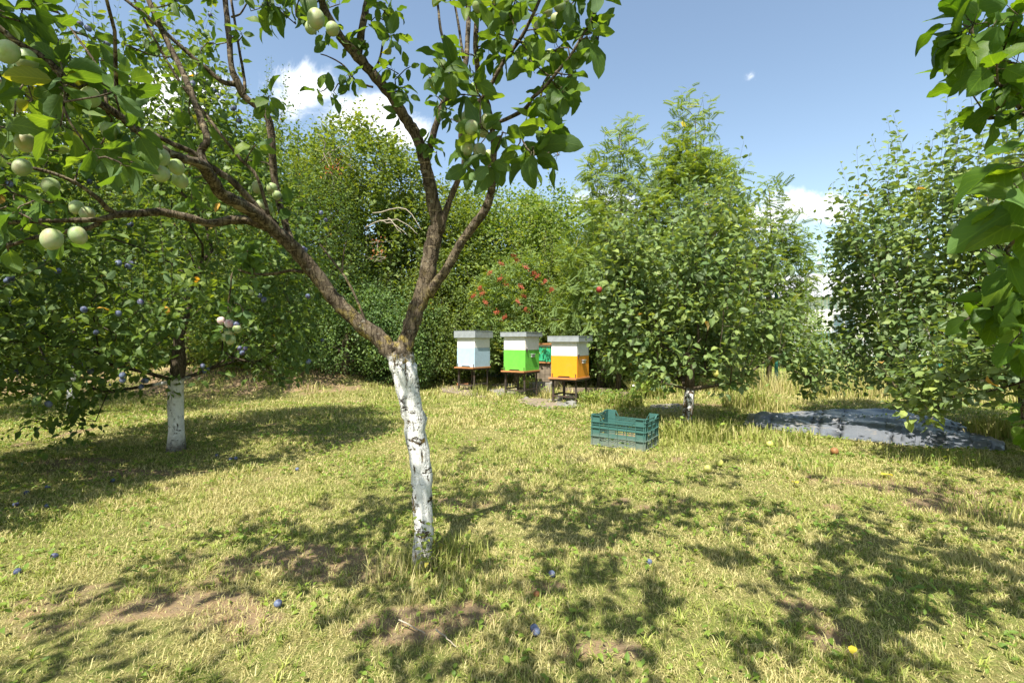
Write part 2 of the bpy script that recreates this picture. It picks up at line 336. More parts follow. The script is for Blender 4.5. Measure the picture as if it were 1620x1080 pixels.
def build_ground():
    def axis(lo, hi, step, far):
        core = np.arange(lo, hi + 1e-6, step); k = np.geomspace(step * 2, far, 26)
        return np.concatenate([lo - k[::-1], core, hi + k])
    xs = axis(-7, 8, 0.09, 600); ys = axis(0.6, 12, 0.09, 600)
    X, Y = np.meshgrid(xs, ys, indexing='ij'); Z = gz(X, Y)
    sm = soilmask(X, Y); Z = Z + (vn(X, Y, 0.11, 33) - 0.5) * 0.02 * sm
    fm = sstep(beyond(X, Y), 0.0, 2.0) * sstep(X, 3.0, 6.0)
    fm = np.maximum(fm, sstep(np.hypot(X, Y), 20, 35))
    nx, ny = X.shape; idx = np.arange(nx * ny).reshape(nx, ny)
    q = np.stack([idx[:-1, :-1], idx[1:, :-1], idx[1:, 1:], idx[:-1, 1:]], -1).reshape(-1, 4)
    me = raw_mesh('ground', np.stack([X, Y, Z], -1).reshape(-1, 3), q.ravel(), np.arange(len(q)) * 4,
                  np.stack([sm, fm, sm * 0], -1).reshape(-1, 3), True)
    tag(link('ground', me, M['ground']), kind='structure')
build_ground()

# ------------------------------------------------------------------ leaves
def leaf_template(ns, width, fold=0.25, curl=0.25, wave=0.0, pt=0.42, tipw=1.0, seed=0):
    """leaf of unit length along +y, x across, z normal"""
    rg = np.random.default_rng(seed); V = [(0, 0, 0)]; A = [(0, 0)]; F = []
    ys = (np.arange(ns) + 1) / (ns + 1) if ns > 1 else np.array([0.45])
    ang = curl; pos = lambda s: (math.sin(ang * s * 2) / (ang * 2 + 1e-6) if abs(ang) > 1e-3 else s, -(1 - math.cos(ang * s * 2)) / (ang * 2 + 1e-6) if abs(ang) > 1e-3 else 0)
    for s in ys:
        w = width / 2 * (math.sin(math.pi * (s ** (math.log(0.5) / math.log(pt)))) ** 0.75) * tipw * (1 + (rg.uniform(-.09, .09) if ns > 5 else 0))
        yy, zz = pos(s)
        for sx_ in (-1, 0, 1):
            V.append((sx_ * w * (1 - 0.25 * abs(fold)), yy, zz + abs(sx_) * w * fold + (wave * w * math.sin(s * 11 + sx_ * 2 + seed) if sx_ else 0))); A.append((sx_, s))
    yy, zz = pos(1.0); V.append((0, yy, zz)); A.append((0, 1)); e = len(V) - 1
    F.append((0, 2, 1)); F.append((0, 3, 2))
    for i in range(len(ys) - 1):
        a = 1 + i * 3; F.append((a, a + 1, a + 4, a + 3)); F.append((a + 1, a + 2, a + 5, a + 4))
    a = 1 + (len(ys) - 1) * 3; F.append((a, a + 1, e)); F.append((a + 1, a + 2, e))
    return np.array(V, float), F, np.array(A, float)
def merge_templates(parts):
    V = []; F = []; A = []; o = 0
    for v, f, a in parts:
        V.append(v); A.append(a); F += [tuple(i + o for i in q) for q in f]; o += len(v)
    return np.concatenate(V), F, np.concatenate(A)
def near_set(w, pt=0.45):
    return [leaf_template(12, w, f, c, wv, pt, seed=k) for k, (f, c, wv) in enumerate([(0.18, 0.25, 0.10), (0.45, 0.45, 0.14), (0.3, -0.15, 0.12), (0.12, 0.7, 0.2), (0.6, 0.3, 0.06), (0.25, 0.05, 0.25)])]
def mid_set(w, pt=0.45):
    return [leaf_template(2, w, f, c, 0, pt, seed=k) for k, (f, c) in enumerate([(0.2, 0.3), (0.5, 0.5), (0.3, -0.15), (0.1, 0.8)])]
T_NEAR = near_set(0.56); T_BROAD = near_set(0.62, 0.40)
T_MID = mid_set(0.56); T_APPLE = mid_set(0.62, 0.42)
def dia(w, f=0.3): return (np.array([(0, 0, 0), (-w / 2, .5, f * w), (0, 1, -.06), (w / 2, .5, f * w)], float), [(0, 1, 2), (0, 2, 3)], np.array([(0, 0), (-1, .5), (0, 1), (1, .5)], float))
T_LOW = [dia(0.6, 0.1), dia(0.55, 0.5), dia(0.65, -0.1)]
def pinnate(n=8, l=0.30, w=0.12, droop=0.5):
    parts = []
    for i in range(n):
        s = 0.15 + 0.8 * i / (n - 1); z = -droop * s * s * 0.5
        for sd_ in (-1, 1):
            v, f, a = dia(w / l, 0.2); v = v * l; an = sd_ * R(-68)
            c_, s_ = math.cos(an), math.sin(an); v = np.stack([v[:, 0] * c_ - v[:, 1] * s_, v[:, 0] * s_ + v[:, 1] * c_, v[:, 2] - 0.25 * abs(v[:, 1])], -1)
            parts.append((v + np.array((0, s, z)), f, a))
    v, f, a = dia(w / l, 0.1); parts.append((v * l * 1.0 + np.array((0, 0.97, -droop * .5)), f, a))
    v, f, a = dia(0.012, 0); parts.append((v, f, a)); return merge_templates(parts)
T_PIN = [pinnate(8, .30, .12, .5), pinnate(9, .28, .11, .9), pinnate(7, .32, .13, .2)]
T_ELDER = [pinnate(3, .50, .22, .5), pinnate(3, .48, .2, .9), pinnate(2, .55, .25, .3)]

def leaf_cloud(name, temps, pos, dirs, size, rnd, mat, parent, rg, updir=(0, 0, 1), jit=0.5, smooth=False):
    pos = np.asarray(pos, float); dirs = norm(dirs); n = len(pos); size = np.broadcast_to(size, (n,)); rnd = np.broadcast_to(rnd, (n,))
    up = norm(np.asarray(updir, float) + rg.normal(size=(n, 3)) * jit)
    nrm = up - (up * dirs).sum(1)[:, None] * dirs; bad = np.linalg.norm(nrm, axis=1) < 1e-3; nrm[bad] = (1, 0, 0); nrm = norm(nrm)
    side = np.cross(dirs, nrm); pick = rg.integers(0, len(temps), n)
    Vs = []; Ls = []; Ss = []; As = []; vo = 0; lo = 0
    for k, (tv, tf, ta) in enumerate(temps):
        i = np.where(pick == k)[0]
        if not len(i): continue
        v = (tv[None, :, 0, None] * side[i][:, None] + tv[None, :, 1, None] * dirs[i][:, None] + tv[None, :, 2, None] * nrm[i][:, None]) * size[i][:, None, None] + pos[i][:, None]
        flat = np.array([q for f in tf for q in f]); ln = np.array([len(f) for f in tf]); st = np.concatenate([[0], np.cumsum(ln)[:-1]])
        Vs.append(v.reshape(-1, 3)); Ls.append((flat[None] + (np.arange(len(i)) * len(tv))[:, None]).ravel() + vo)
        Ss.append((st[None] + (np.arange(len(i)) * len(flat))[:, None]).ravel() + lo)
        a = np.zeros((len(i), len(tv), 3)); a[:, :, :2] = ta[None]; a[:, :, 2] = rnd[i][:, None]; As.append(a.reshape(-1, 3))
        vo += len(i) * len(tv); lo += len(i) * len(flat)
    me = raw_mesh(name, np.concatenate(Vs), np.concatenate(Ls), np.concatenate(Ss), np.concatenate(As), smooth)
    return link(name, me, mat, parent)

# ------------------------------------------------------------------ grass
WM_TOP = [G(1188, 656), G(1300, 650), G(1400, 648), G(1500, 664), G(1592, 704)]
WM_BOT = [G(1180, 672), G(1290, 690), G(1400, 703), G(1480, 711), G(1592, 712)]
def in_poly(x, y, poly):
    r = np.zeros(len(x), bool); n = len(poly)
    for i in range(n):
        a, b = poly[i], poly[(i + 1) % n]
        c = ((a[1] > y) != (b[1] > y)); xx = (b[0] - a[0]) * (y - a[1]) / (b[1] - a[1] + 1e-12) + a[0]; r ^= c & (x < xx)
    return r
MAT_POLY = WM_TOP + WM_BOT[::-1]
def blades(name, x, y, L, wid, lean, dry, mat, rg, label=None, cat=None, group=None, kind=None, parent=None, z=None, loc=None, col_r=None):
    n = len(x); z = gz(x, y) - 0.004 if z is None else z
    az = rg.uniform(0, 2 * np.pi, n); d = np.stack([np.cos(az), np.sin(az), np.zeros(n)], -1); sd_ = np.stack([-np.sin(az), np.cos(az), np.zeros(n)], -1)
    tw = rg.uniform(-1, 1, n); sd_ = norm(sd_ + d * tw[:, None])
    b = np.stack([x, y, z], -1); u = np.array((0, 0, 1.0))
    m_ = b + d * (L * np.sin(lean * 0.5) * 0.5)[:, None] + u * (L * 0.5 * np.cos(lean * 0.5))[:, None]
    e = m_ + d * (L * np.sin(lean) * 0.55)[:, None] + u * (L * 0.5 * np.cos(np.minimum(lean * 1.15, 1.75)))[:, None]
    w = wid[:, None] * 0.5
    V = np.stack([b - sd_ * w, b + sd_ * w, m_ + sd_ * w * 0.85, m_ - sd_ * w * 0.85, e], 1)
    if loc is not None: V = V - np.array(loc)
    i0 = (np.arange(n) * 5)[:, None]; L_ = (np.array([0, 1, 2, 3, 3, 2, 4])[None] + i0).ravel(); S_ = (np.array([0, 4])[None] + (np.arange(n) * 7)[:, None]).ravel()
    A = np.zeros((n, 5, 3)); A[:, :, 0] = dry[:, None]; A[:, :, 1] = (0, 0, .5, .5, 1); A[:, :, 2] = (rg.random(n) if col_r is None else col_r)[:, None]
    me = raw_mesh(name, V.reshape(-1, 3), L_, S_, A.reshape(-1, 3)); return tag(link(name, me, mat, parent), label, cat, group, kind)
def dryness(x, y, rg):
    n = vn(x, y, 0.8, 41) * 0.35 + vn(x, y, 0.28, 42) * 0.35 + vn(x, y, 0.09, 43) * 0.3
    p = sstep(n, 0.30, 0.62) * 0.80 + 0.08
    p = p * np.where(y > 6, 0.8, 1.0) * (1 + .25 * sstep(x, -1, 2)) + .05
    return np.clip((rg.random(len(x)) < p) * rg.uniform(0.55, 1.0, len(x)) + rg.uniform(0, 0.3, len(x)), 0, 1)
def grass_all():
    rg = np.random.default_rng(5); X = []; Y = []; LL = []; WW = []
    for (y0, y1, dn, l0, l1, w0) in ((1.15, 2.2, 25000, .014, .038, .0026), (2.2, 3.4, 13500, .016, .042, .0036), (3.4, 5.2, 5600, .02, .045, .0055), (5.2, 8, 2100, .03, .07, .008), (8, 13, 700, .04, .11, .013), (13, 24, 130, .05, .12, .03)):
        area = 1.16 * (y1 ** 2 - y0 ** 2) + 0.8 * (y1 - y0); n = int(area * dn)
        y = np.sqrt(rg.uniform(y0 ** 2, y1 ** 2, n)); x = rg.uniform(-1, 1, n) * (1.16 * y + 0.4)
        keep = rg.random(n) > soilmask(x, y) * 0.85
        keep &= rg.random(n) < 0.45 + 0.75 * vn(x, y, 0.12, 51)
        keep &= ~in_poly(x, y, MAT_POLY); keep &= rg.random(n) > 0.7 * (beyond(x, y) > 0) * (x < 3)
        x, y = x[keep], y[keep]; h = 0.55 + 0.9 * vn(x, y, 0.2, 52) ** 2 + 0.7 * sstep(vn(x, y, 0.5, 53), .62, .8)
        X.append(x); Y.append(y); LL.append(rg.uniform(l0, l1, len(x)) * h); WW.append(w0 * rg.uniform(0.6, 1.4, len(x)))
    x = np.concatenate(X); y = np.concatenate(Y); L = np.concatenate(LL); w = np.concatenate(WW)
    dr = dryness(x, y, rg)
    blades('lawn_grass', x, y, L, w, np.clip(rg.normal(0.95, 0.4, len(x)), 0.1, 1.6), dr, M['grass'], rg, kind='stuff')
    n = 26000; y = np.sqrt(rg.uniform(1.15 ** 2, 4.5 ** 2, n)); x = rg.uniform(-1, 1, n) * (1.14 * y + .3); k = ~in_poly(x, y, MAT_POLY); x, y = x[k], y[k]; n = len(x)
    blades('straw_litter', x, y, rg.uniform(.015, .05, n), rg.uniform(.0012, .003, n), rg.uniform(1.2, 1.75, n), rg.uniform(.6, 1, n), M['grass'], rg, kind='stuff', z=gz(x, y) + rg.uniform(.002, .012, n))
    n = 3400; y = np.sqrt(rg.uniform(1.15 ** 2, 4.6 ** 2, n)); x = rg.uniform(-1, 1, n) * (1.14 * y + .3); c = vn(x, y, .4, 66) * .6 + vn(x, y, .15, 67) * .4
    k = (c > .44) & ~in_poly(x, y, MAT_POLY); x, y, c = x[k], y[k], c[k]; m_ = 11; cr = np.repeat(rg.random(len(x)), m_); x = np.repeat(x, m_) + rg.normal(size=len(x) * m_) * .006; y = np.repeat(y, m_) + rg.normal(size=len(y) * m_) * .006; n = len(x)
    blades('coarse_grass', x, y, rg.uniform(.025, .065, n), rg.uniform(.0028, .0055, n), rg.uniform(.75, 1.45, n), np.clip(rg.uniform(-.2, .25, n) + (rg.random(n) < .08) * .7, 0, 1), M['grass'], rg, kind='stuff', col_r=np.clip(cr * .8 + rg.random(n) * .2, 0, 1))
    # clover and small broad-leaved weeds in the lawn
    n = 42000; y = np.sqrt(rg.uniform(1.2 ** 2, 7.5 ** 2, n)); x = rg.uniform(-1, 1, n) * (1.14 * y + .3)
    c = vn(x, y, 0.3, 61) * .6 + vn(x, y, 0.1, 62) * .4; k = (c > 0.50) & (rg.random(n) > soilmask(x, y) * .8) & ~in_poly(x, y, MAT_POLY); x, y = x[k], y[k]; n = len(x)
    az = rg.uniform(0, 2 * np.pi, n); d = np.stack([np.cos(az), np.sin(az), rg.uniform(0.0, 0.7, n)], -1)
    o = leaf_cloud('clover_patches', T_MID, np.stack([x, y, gz(x, y) + rg.uniform(.004, .028, n)], -1), d, rg.uniform(.012, .030, n) * (1 + .12 * y), rg.uniform(0.2, .88, n), M['clover'], None, rg, jit=.35)
    tag(o, kind='stuff')
grass_all()

# ------------------------------------------------------------------ trees grown from a trunk toward a set of points
def grow(nodes, parent, targets, z_attach, k=0.3, step=0.22, arch=0.06, rg=RNG, first=None):
    nodes = [np.asarray(p, float) for p in nodes]; parent = list(parent); pl = [0.0]
    for i in range(1, len(nodes)): pl.append(pl[parent[i]] + np.linalg.norm(nodes[i] - nodes[parent[i]]))
    ok = [first is None and n[2] >= z_attach or (first is not None and i >= first) for i, n in enumerate(nodes)]
    if not any(ok): ok[-1] = True
    root = nodes[[i for i, o in enumerate(ok) if o][0]]
    order = np.argsort(np.linalg.norm(targets - root, axis=1)); tips = []
    for ti in order:
        t = targets[ti]; A = np.array(nodes); d = np.linalg.norm(A - t, axis=1); cost = d + k * np.array(pl); cost[~np.array(ok)] = 1e9
        cost += np.maximum(0, A[:, 2] - t[2]) * 0.5
        j = int(np.argmin(cost)); m = max(1, int(d[j] / step)); p0 = nodes[j]; prev = j
        for s in range(1, m + 1):
            f = s / m; q = p0 + (t - p0) * f
            if s < m: q = q + np.array((0, 0, arch * math.sin(f * math.pi) * d[j])) + rg.normal(size=3) * 0.012
            nodes.append(q); parent.append(prev); pl.append(pl[prev] + d[j] / m); ok.append(True); prev = len(nodes) - 1
        tips.append(prev)
    return np.array(nodes), parent, tips, order
def wood(mb, nodes, parent, fixed, r_top, r_tip=0.0022, n_big=9, pexp=2.3, min_r=0.0):
    n = len(nodes); kids = [[] for _ in range(n)]
    for i in range(1, n): kids[parent[i]].append(i)
    r = np.zeros(n)
    for i in range(n - 1, -1, -1): r[i] = 1.0 if not kids[i] else sum(r[c] ** pexp for c in kids[i]) ** (1 / pexp)
    nf = len(fixed); rmax = max([r[i] for i in range(nf)] + [1.01]); gam = math.log(r_tip / r_top) / math.log(1.0 / rmax)
    rr = r_top * (r / rmax) ** gam
    for i in range(nf): rr[i] = fixed[i] if fixed[i] else rr[i]
    for i in range(nf, n): rr[i] = min(rr[i], rr[parent[i]] * 0.92)
    done = set(); stack = [(0, -1)]
    while stack:
        i, par = stack.pop(); ch = [par, i] if par >= 0 else [i]
        while kids[i]:
            ks = sorted(kids[i], key=lambda c: -r[c]); 
            for c in ks[1:]: stack.append((c, i))
            i = ks[0]; ch.append(i)
        if len(ch) < 2: continue
        pts = nodes[ch]; rad = rr[ch].copy()
        if par >= 0: rad[0] = min(rad[0], rad[1] * 1.25)
        if rad.max() < min_r: continue
        big = rad.max(); mb.tube(pts, rad, n_big if big > .02 else (6 if big > .008 else 4), rough=0.05 if big > .015 else 0, seed=len(mb.V) % 9973)
    return rr
def shoots(mb, base, dirs, L, spacing, size, rg, bend=0.25, leaf_open=1.0, droop=0.2, stem=0.0022, terminal=True, start=0.05):
    """leafy shoots; returns leaf positions, directions, sizes"""
    PP = []; DD = []; SS = []
    for i in range(len(base)):
        l = L[i]; d = dirs[i]; ns = 5; s = np.linspace(0, 1, ns); b = rg.normal(size=3) * 0.08
        f = lambda q: base[i] + (d[None] * q[:, None] + (b + np.array((0, 0, bend)))[None] * (q ** 2)[:, None]) * l
        if mb is not None and stem: mb.tube(f(s), np.linspace(stem, stem * .4, ns), 3, cap=False)
        k = max(2, int(l / spacing)); q = np.linspace(start, 1, k) + rg.normal(size=k) * .01; p = f(q); tg = norm(np.gradient(p, axis=0))
        az = np.arange(k) * 2.4 + rg.uniform(0, 6.28); a = norm(np.cross(tg, (0.31, 0.2, 0.93))); c = np.cross(tg, a)
        rad = np.cos(az)[:, None] * a + np.sin(az)[:, None] * c
        op = leaf_open * (1.15 - 0.6 * q[:, None] ** 3)
        dd = norm(tg * 0.55 + rad * op + np.array((0, 0, -droop)) + rg.normal(size=(k, 3)) * .18)
        PP.append(p + dd * size * 0.18); DD.append(dd); SS.append(size * rg.uniform(.7, 1.15, k) * (1 - 0.45 * q ** 4))
    return np.concatenate(PP), np.concatenate(DD), np.concatenate(SS)
def sample_env(n, fn, lo, hi, rg):
    """points in the box where fn(points) -> density 0..1"""
    res = []; c = 0; lo = np.array(lo); hi = np.array(hi)
    for _ in range(400):
        p = rg.uniform(lo, hi, (4000, 3)); p = p[rg.random(4000) < fn(p)]; res.append(p); c += len(p)
        if c >= n: break
    return np.concatenate(res)[:n]
def vn3(p, s, seed):
    q = np.asarray(p, float) / s + 50.0; i = np.floor(q).astype(int); f = q - i; f = f * f * (3 - 2 * f); g = np.random.default_rng(seed).random((64, 64, 64)); i = i % 64; j = (i + 1) % 64; r = 0
    for a in (0, 1):
        for b in (0, 1):
            for c in (0, 1):
                r = r + g[(j if a else i)[:, 0], (j if b else i)[:, 1], (j if c else i)[:, 2]] * (f[:, 0] if a else 1 - f[:, 0]) * (f[:, 1] if b else 1 - f[:, 1]) * (f[:, 2] if c else 1 - f[:, 2])
    return r
def clump(p, s, seed, a=0.35, b=0.6):
    q = vn3(p, s, seed) * .6 + vn3(p, s * .42, seed + 1) * .4; return 0.06 + 0.94 * sstep(q, a + .06, b - .02)

def make_tree(name, root, label, cat, trunk_pts, trunk_r, env, lo, hi, ntar, shootlen, spacing, lsize, temps, lmat, bmat, seed, updirs=0.5, outd=0.6,
              bend=0.1, droop=0.25, z_att=0.3, arch=0.06, ctr=None, fillers=1.0, group=None, jit=0.55, up_hi=None, foliage='foliage', lng=0.0, vol=1500, r_tip=0.0022, min_r=0.0, stem=.0022, plum_pts=None, fork=None):
    rg = np.random.default_rng(seed); E = empty(name, root, 0, label, cat, group)
    tar = sample_env(ntar, env, lo, hi, rg)
    nodes = [np.array(p, float) for p in trunk_pts]; par = [-1] + list(range(len(nodes) - 1)); 
    nd, pa, tips, order = grow(nodes, par, tar, z_att, rg=rg, arch=arch)
    mb = MB(); rtop = trunk_r[-1]; wood(mb, nd, pa, list(trunk_r), rtop, r_tip=r_tip, min_r=min_r)
    C = np.array(ctr if ctr is not None else (0, 0, (lo[2] + hi[2]) / 2))
    base = tar[order] if False else nd[tips]
    o = norm((base - C) * np.array((1, 1, 0.5))); h = (base[:, 2] - lo[2]) / (hi[2] - lo[2])
    upw = updirs * (0.3 + 1.2 * h) if up_hi is None else updirs + (up_hi - updirs) * h
    d = norm(o * outd * (1.2 - h)[:, None] + np.array((0, 0, 1.0)) * upw[:, None] + rg.normal(size=o.shape) * 0.35)
    L = rg.uniform(shootlen[0], shootlen[1], len(base)) * (1 + lng * h * h)
    p, dd, ss = shoots(mb, base, d, L, spacing, lsize, rg, bend=bend, droop=droop, stem=stem)
    if fillers:
        idx = rg.integers(len(nodes), len(nd), int(len(tar) * fillers)); fb = nd[idx]
        fd = norm(rg.normal(size=(len(idx), 3)) + np.array((0, 0, .4)))
        p2, d2, s2 = shoots(None, fb, fd, rg.uniform(.08, .16, len(idx)), spacing * .7, lsize * .95, rg, droop=droop)
        p = np.concatenate([p, p2]); dd = np.concatenate([dd, d2]); ss = np.concatenate([ss, s2])
    if vol:
        vb = sample_env(vol, env, lo, hi, rg); vo_ = norm((vb - C) * np.array((1, 1, .5)))
        vd = norm(vo_ * .6 + rg.normal(size=vb.shape) * .7 + np.array((0, 0, .45)))
        p3, d3, s3 = shoots(None, vb, vd, rg.uniform(.10, .24, len(vb)), spacing * .85, lsize, rg, droop=droop)
        p = np.concatenate([p, p3]); dd = np.concatenate([dd, d3]); ss = np.concatenate([ss, s3])
    mb.build('trunk', bmat, E, smooth=True)
    rn = np.where(rg.random(len(p)) < .002, 1.0, np.clip(rg.normal(.45, .25, len(p)), 0, .92))
    leaf_cloud(foliage, temps, p, dd, ss, rn, lmat, E, rg, jit=jit)
    return E, nd, p

# ------------------------------------------------------------------ the plum tree in front, its limbs laid out one by one
def main_tree():
    rg = np.random.default_rng(77); base = np.array((-0.368, 2.03, 0.0)); base[2] = float(gz(base[0], base[1])) - 0.02
    E = empty('plum_tree', base, 0, 'nearest plum tree with leaning whitewashed trunk forking low, carrying pale green plums', 'fruit tree')
    mb = MB(); SK = []
    def br(pts, n=10, leafy=True, rough=.06):
        p = np.array([P(a, b, Y) for a, b, Y, r in pts]); rr = np.array([r * Y / FPX * (1.0 if b > 545 else .86) for a, b, Y, r in pts])
        k = max(2, (len(p) - 1) * 4 + 1); t = np.linspace(0, len(p) - 1, k); i = np.clip(t.astype(int), 0, len(p) - 2); f = (t - i)[:, None]
        p0 = p[np.maximum(i - 1, 0)]; p1 = p[i]; p2 = p[i + 1]; p3 = p[np.minimum(i + 2, len(p) - 1)]
        q = 0.5 * ((2 * p1) + (-p0 + p2) * f + (2 * p0 - 5 * p1 + 4 * p2 - p3) * f ** 2 + (-p0 + 3 * p1 - 3 * p2 + p3) * f ** 3)
        rq = np.interp(t, range(len(p)), rr); q = q + rg.normal(size=q.shape) * (rq * .06)[:, None]
        mb.tube(q - base, rq, n, rough=rough, seed=len(mb.V) % 997); SK.append(q)
    br([(673, 914, 2.03, 25), (671, 900, 2.03, 19), (669, 880, 2.03, 15.5), (669, 800, 2.03, 15.5), (667, 747, 2.03, 15.5), (656, 680, 2.03, 16.5), (647, 627, 2.02, 17), (638, 585, 2.02, 20), (632, 560, 2.02, 20), (622, 545, 2.02, 14)], 16)
    br([(634, 572, 2.02, 16), (617, 552, 2.02, 15.5), (600, 536, 2.02, 15), (570, 512, 2.01, 14), (547, 492, 2.0, 13.5), (520, 460, 1.98, 13), (490, 422, 1.94, 13), (460, 388, 1.88, 12.5), (437, 366, 1.83, 12), (407, 341, 1.75, 11.5), (370, 318, 1.64, 11),
        (348, 305, 1.56, 11), (328, 272, 1.48, 10), (315, 258, 1.43, 9), (289, 251, 1.38, 7.5), (259, 237, 1.33, 7), (222, 211, 1.28, 6.8), (185, 181, 1.23, 6.5), (148, 159, 1.18, 6), (111, 133, 1.13, 6), (74, 96, 1.09, 6), (22, 63, 1.05, 5), (-40, 10, 1.0, 4)], 14)
    br([(330, 275, 1.48, 7), (318, 240, 1.47, 6.5), (328, 222, 1.47, 6), (315, 181, 1.48, 5.5), (296, 130, 1.48, 5), (267, 70, 1.5, 5), (237, 5, 1.5, 4.5), (215, -60, 1.5, 4)])
    br([(437, 357, 1.86, 8), (400, 321, 1.8, 6), (370, 289, 1.74, 6), (333, 263, 1.7, 5.5), (304, 241, 1.66, 5), (274, 228, 1.62, 4.5), (244, 213, 1.6, 4), (225, 208, 1.58, 2)])
    br([(425, 360, 1.84, 9), (393, 349, 1.8, 8), (363, 348, 1.76, 7.5), (333, 354, 1.72, 7), (296, 344, 1.67, 7), (259, 336, 1.62, 7), (222, 337, 1.57, 6.5), (185, 340, 1.52, 5.5), (159, 347, 1.48, 5), (111, 349, 1.43, 4), (56, 350, 1.38, 3.8), (-20, 353, 1.3, 3.5)])
    br([(185, 339, 1.52, 5), (170, 330, 1.5, 5), (156, 315, 1.47, 4), (126, 293, 1.43, 3.5), (89, 276, 1.39, 3.2), (37, 263, 1.34, 3), (-20, 256, 1.3, 2.5)], 7)
    br([(160, 352, 1.49, 4), (130, 363, 1.46, 4), (74, 371, 1.42, 3.5), (10, 390, 1.36, 3)], 7)
    br([(463, 392, 1.9, 6.5), (450, 350, 1.92, 6), (441, 319, 1.92, 6), (433, 274, 1.9, 6.5), (431, 237, 1.88, 6.5), (426, 193, 1.87, 7), (415, 174, 1.86, 6.5), (389, 156, 1.84, 6), (376, 132, 1.82, 6.5), (366, 104, 1.8, 5), (362, 56, 1.8, 5), (356, 0, 1.8, 4.5), (350, -70, 1.8, 4)])
    br([(376, 131, 1.82, 5), (356, 132, 1.8, 4.5), (333, 115, 1.78, 4), (307, 93, 1.74, 3.8), (274, 63, 1.7, 3.5), (237, 30, 1.66, 3.2), (196, -2, 1.62, 3), (150, -40, 1.6, 2.5)], 7)
    br([(386, 150, 1.83, 3), (387, 128, 1.84, 2.6), (378, 74, 1.84, 2.2), (365, -5, 1.85, 2)], 6)
    br([(366, 27, 1.8, 2), (380, 22, 1.79, 1.6), (392, 2, 1.78, 1.2)], 5)
    br([(425, 340, 1.8, 3.4), (407, 281, 1.76, 3), (381, 252, 1.74, 3), (348, 211, 1.7, 2.8), (318, 172, 1.68, 2.8), (285, 130, 1.64, 2.6), (241, 56, 1.6, 2.2), (208, -10, 1.6, 2)], 6)
    br([(170, 180, 1.22, 3), (165, 140, 1.22, 2.6), (150, 100, 1.23, 2.6), (130, 70, 1.24, 2.2), (100, 30, 1.25, 1.8), (72, -5, 1.25, 1.5)], 6)
    br([(158, 118, 1.23, 2), (125, 98, 1.2, 1.6), (100, 85, 1.17, 1.2)], 5)
    br([(622, 553, 2.02, 10), (637, 562, 2.02, 15), (646, 534, 2.02, 15), (655, 505, 2.02, 15), (667, 474, 2.02, 15.5), (677, 440, 2.01, 15.5), (682, 405, 2.0, 14.5), (690, 372, 1.99, 14.5), (695, 352, 1.98, 14), (687, 325, 1.97, 12.5), (677, 277, 1.94, 11), (668, 240, 1.92, 10.5), (658, 211, 1.9, 10.5), (645, 192, 1.89, 10), (625, 159, 1.86, 9.5),
        (595, 122, 1.82, 9), (566, 89, 1.78, 9.5), (540, 59, 1.74, 7.5), (514, 15, 1.7, 6.5), (500, -30, 1.68, 6), (480, -90, 1.66, 5)], 14)
    br([(566, 92, 1.78, 7), (570, 59, 1.78, 6.5), (577, 22, 1.77, 6), (584, -20, 1.76, 5.5), (590, -80, 1.75, 5)])
    br([(679, 468, 2.0, 8), (688, 450, 1.98, 9.5), (710, 420, 1.95, 8.5), (733, 380, 1.92, 8.5), (760, 343, 1.88, 8.5), (775, 315, 1.86, 8), (780, 277, 1.82, 6.5), (781, 230, 1.78, 6), (777, 190, 1.74, 5.5), (770, 160, 1.7, 5), (757, 120, 1.66, 5), (753, 60, 1.62, 5), (757, 0, 1.6, 5), (760, -60, 1.6, 4.5)])
    br([(698, 362, 1.98, 6), (703, 343, 1.97, 6), (712, 315, 1.96, 6), (724, 287, 1.94, 5.5), (735, 252, 1.9, 5), (729, 215, 1.87, 5), (735, 180, 1.84, 4), (760, 158, 1.8, 4)])
    br([(672, 262, 1.94, 6), (680, 236, 1.93, 6), (689, 200, 1.92, 6), (703, 159, 1.9, 5.5), (722, 128, 1.88, 5), (735, 108, 1.86, 5), (740, 60, 1.86, 4.5), (742, -10, 1.86, 4), (745, -80, 1.86, 4)])
    br([(740, 168, 1.7, 3.8), (756, 163, 1.66, 4), (775, 138, 1.62, 3.8), (796, 100, 1.58, 3.6), (825, 59, 1.55, 3.2), (845, 20, 1.5, 3), (862, -20, 1.5, 2.6)], 7)
    br([(729, 207, 1.75, 3), (758, 202, 1.66, 3.2), (790, 193, 1.58, 3.6), (829, 174, 1.5, 3.8), (842, 156, 1.47, 3.4), (860, 140, 1.45, 3), (888, 107, 1.42, 2.8), (905, 85, 1.41, 2.6), (918, 63, 1.4, 2.4), (936, 30, 1.4, 2), (950, -15, 1.4, 1.6)], 7)
    br([(690, -20, 1.8, 2), (694, 20, 1.8, 2.2), (699, 56, 1.8, 2.4), (714, 103, 1.82, 2.6)], 6); br([(716, -10, 1.7, 2), (725, 37, 1.7, 2.4), (733, 93, 1.72, 2.8)], 6)
    br([(590, 138, 1.82, 2.2), (576, 134, 1.8, 2), (562, 127, 1.78, 1.8), (544, 104, 1.75, 1.6), (520, 90, 1.73, 1.2), (507, 86, 1.72, 1)], 5)
    br([(592, 112, 1.82, 2.6), (601, 92, 1.8, 2.2), (607, 60, 1.78, 1.8), (612, 40, 1.77, 1.2)], 5)
    br([(480, 430, 1.95, 4), (460, 428, 1.94, 3.4), (430, 433, 1.92, 2.8), (400, 433, 1.9, 2.4), (378, 428, 1.89, 2.2), (367, 434, 1.88, 1.9), (365, 455, 1.88, 1.5), (361, 480, 1.88, 1.4), (363, 505, 1.88, 1.2)], 6)
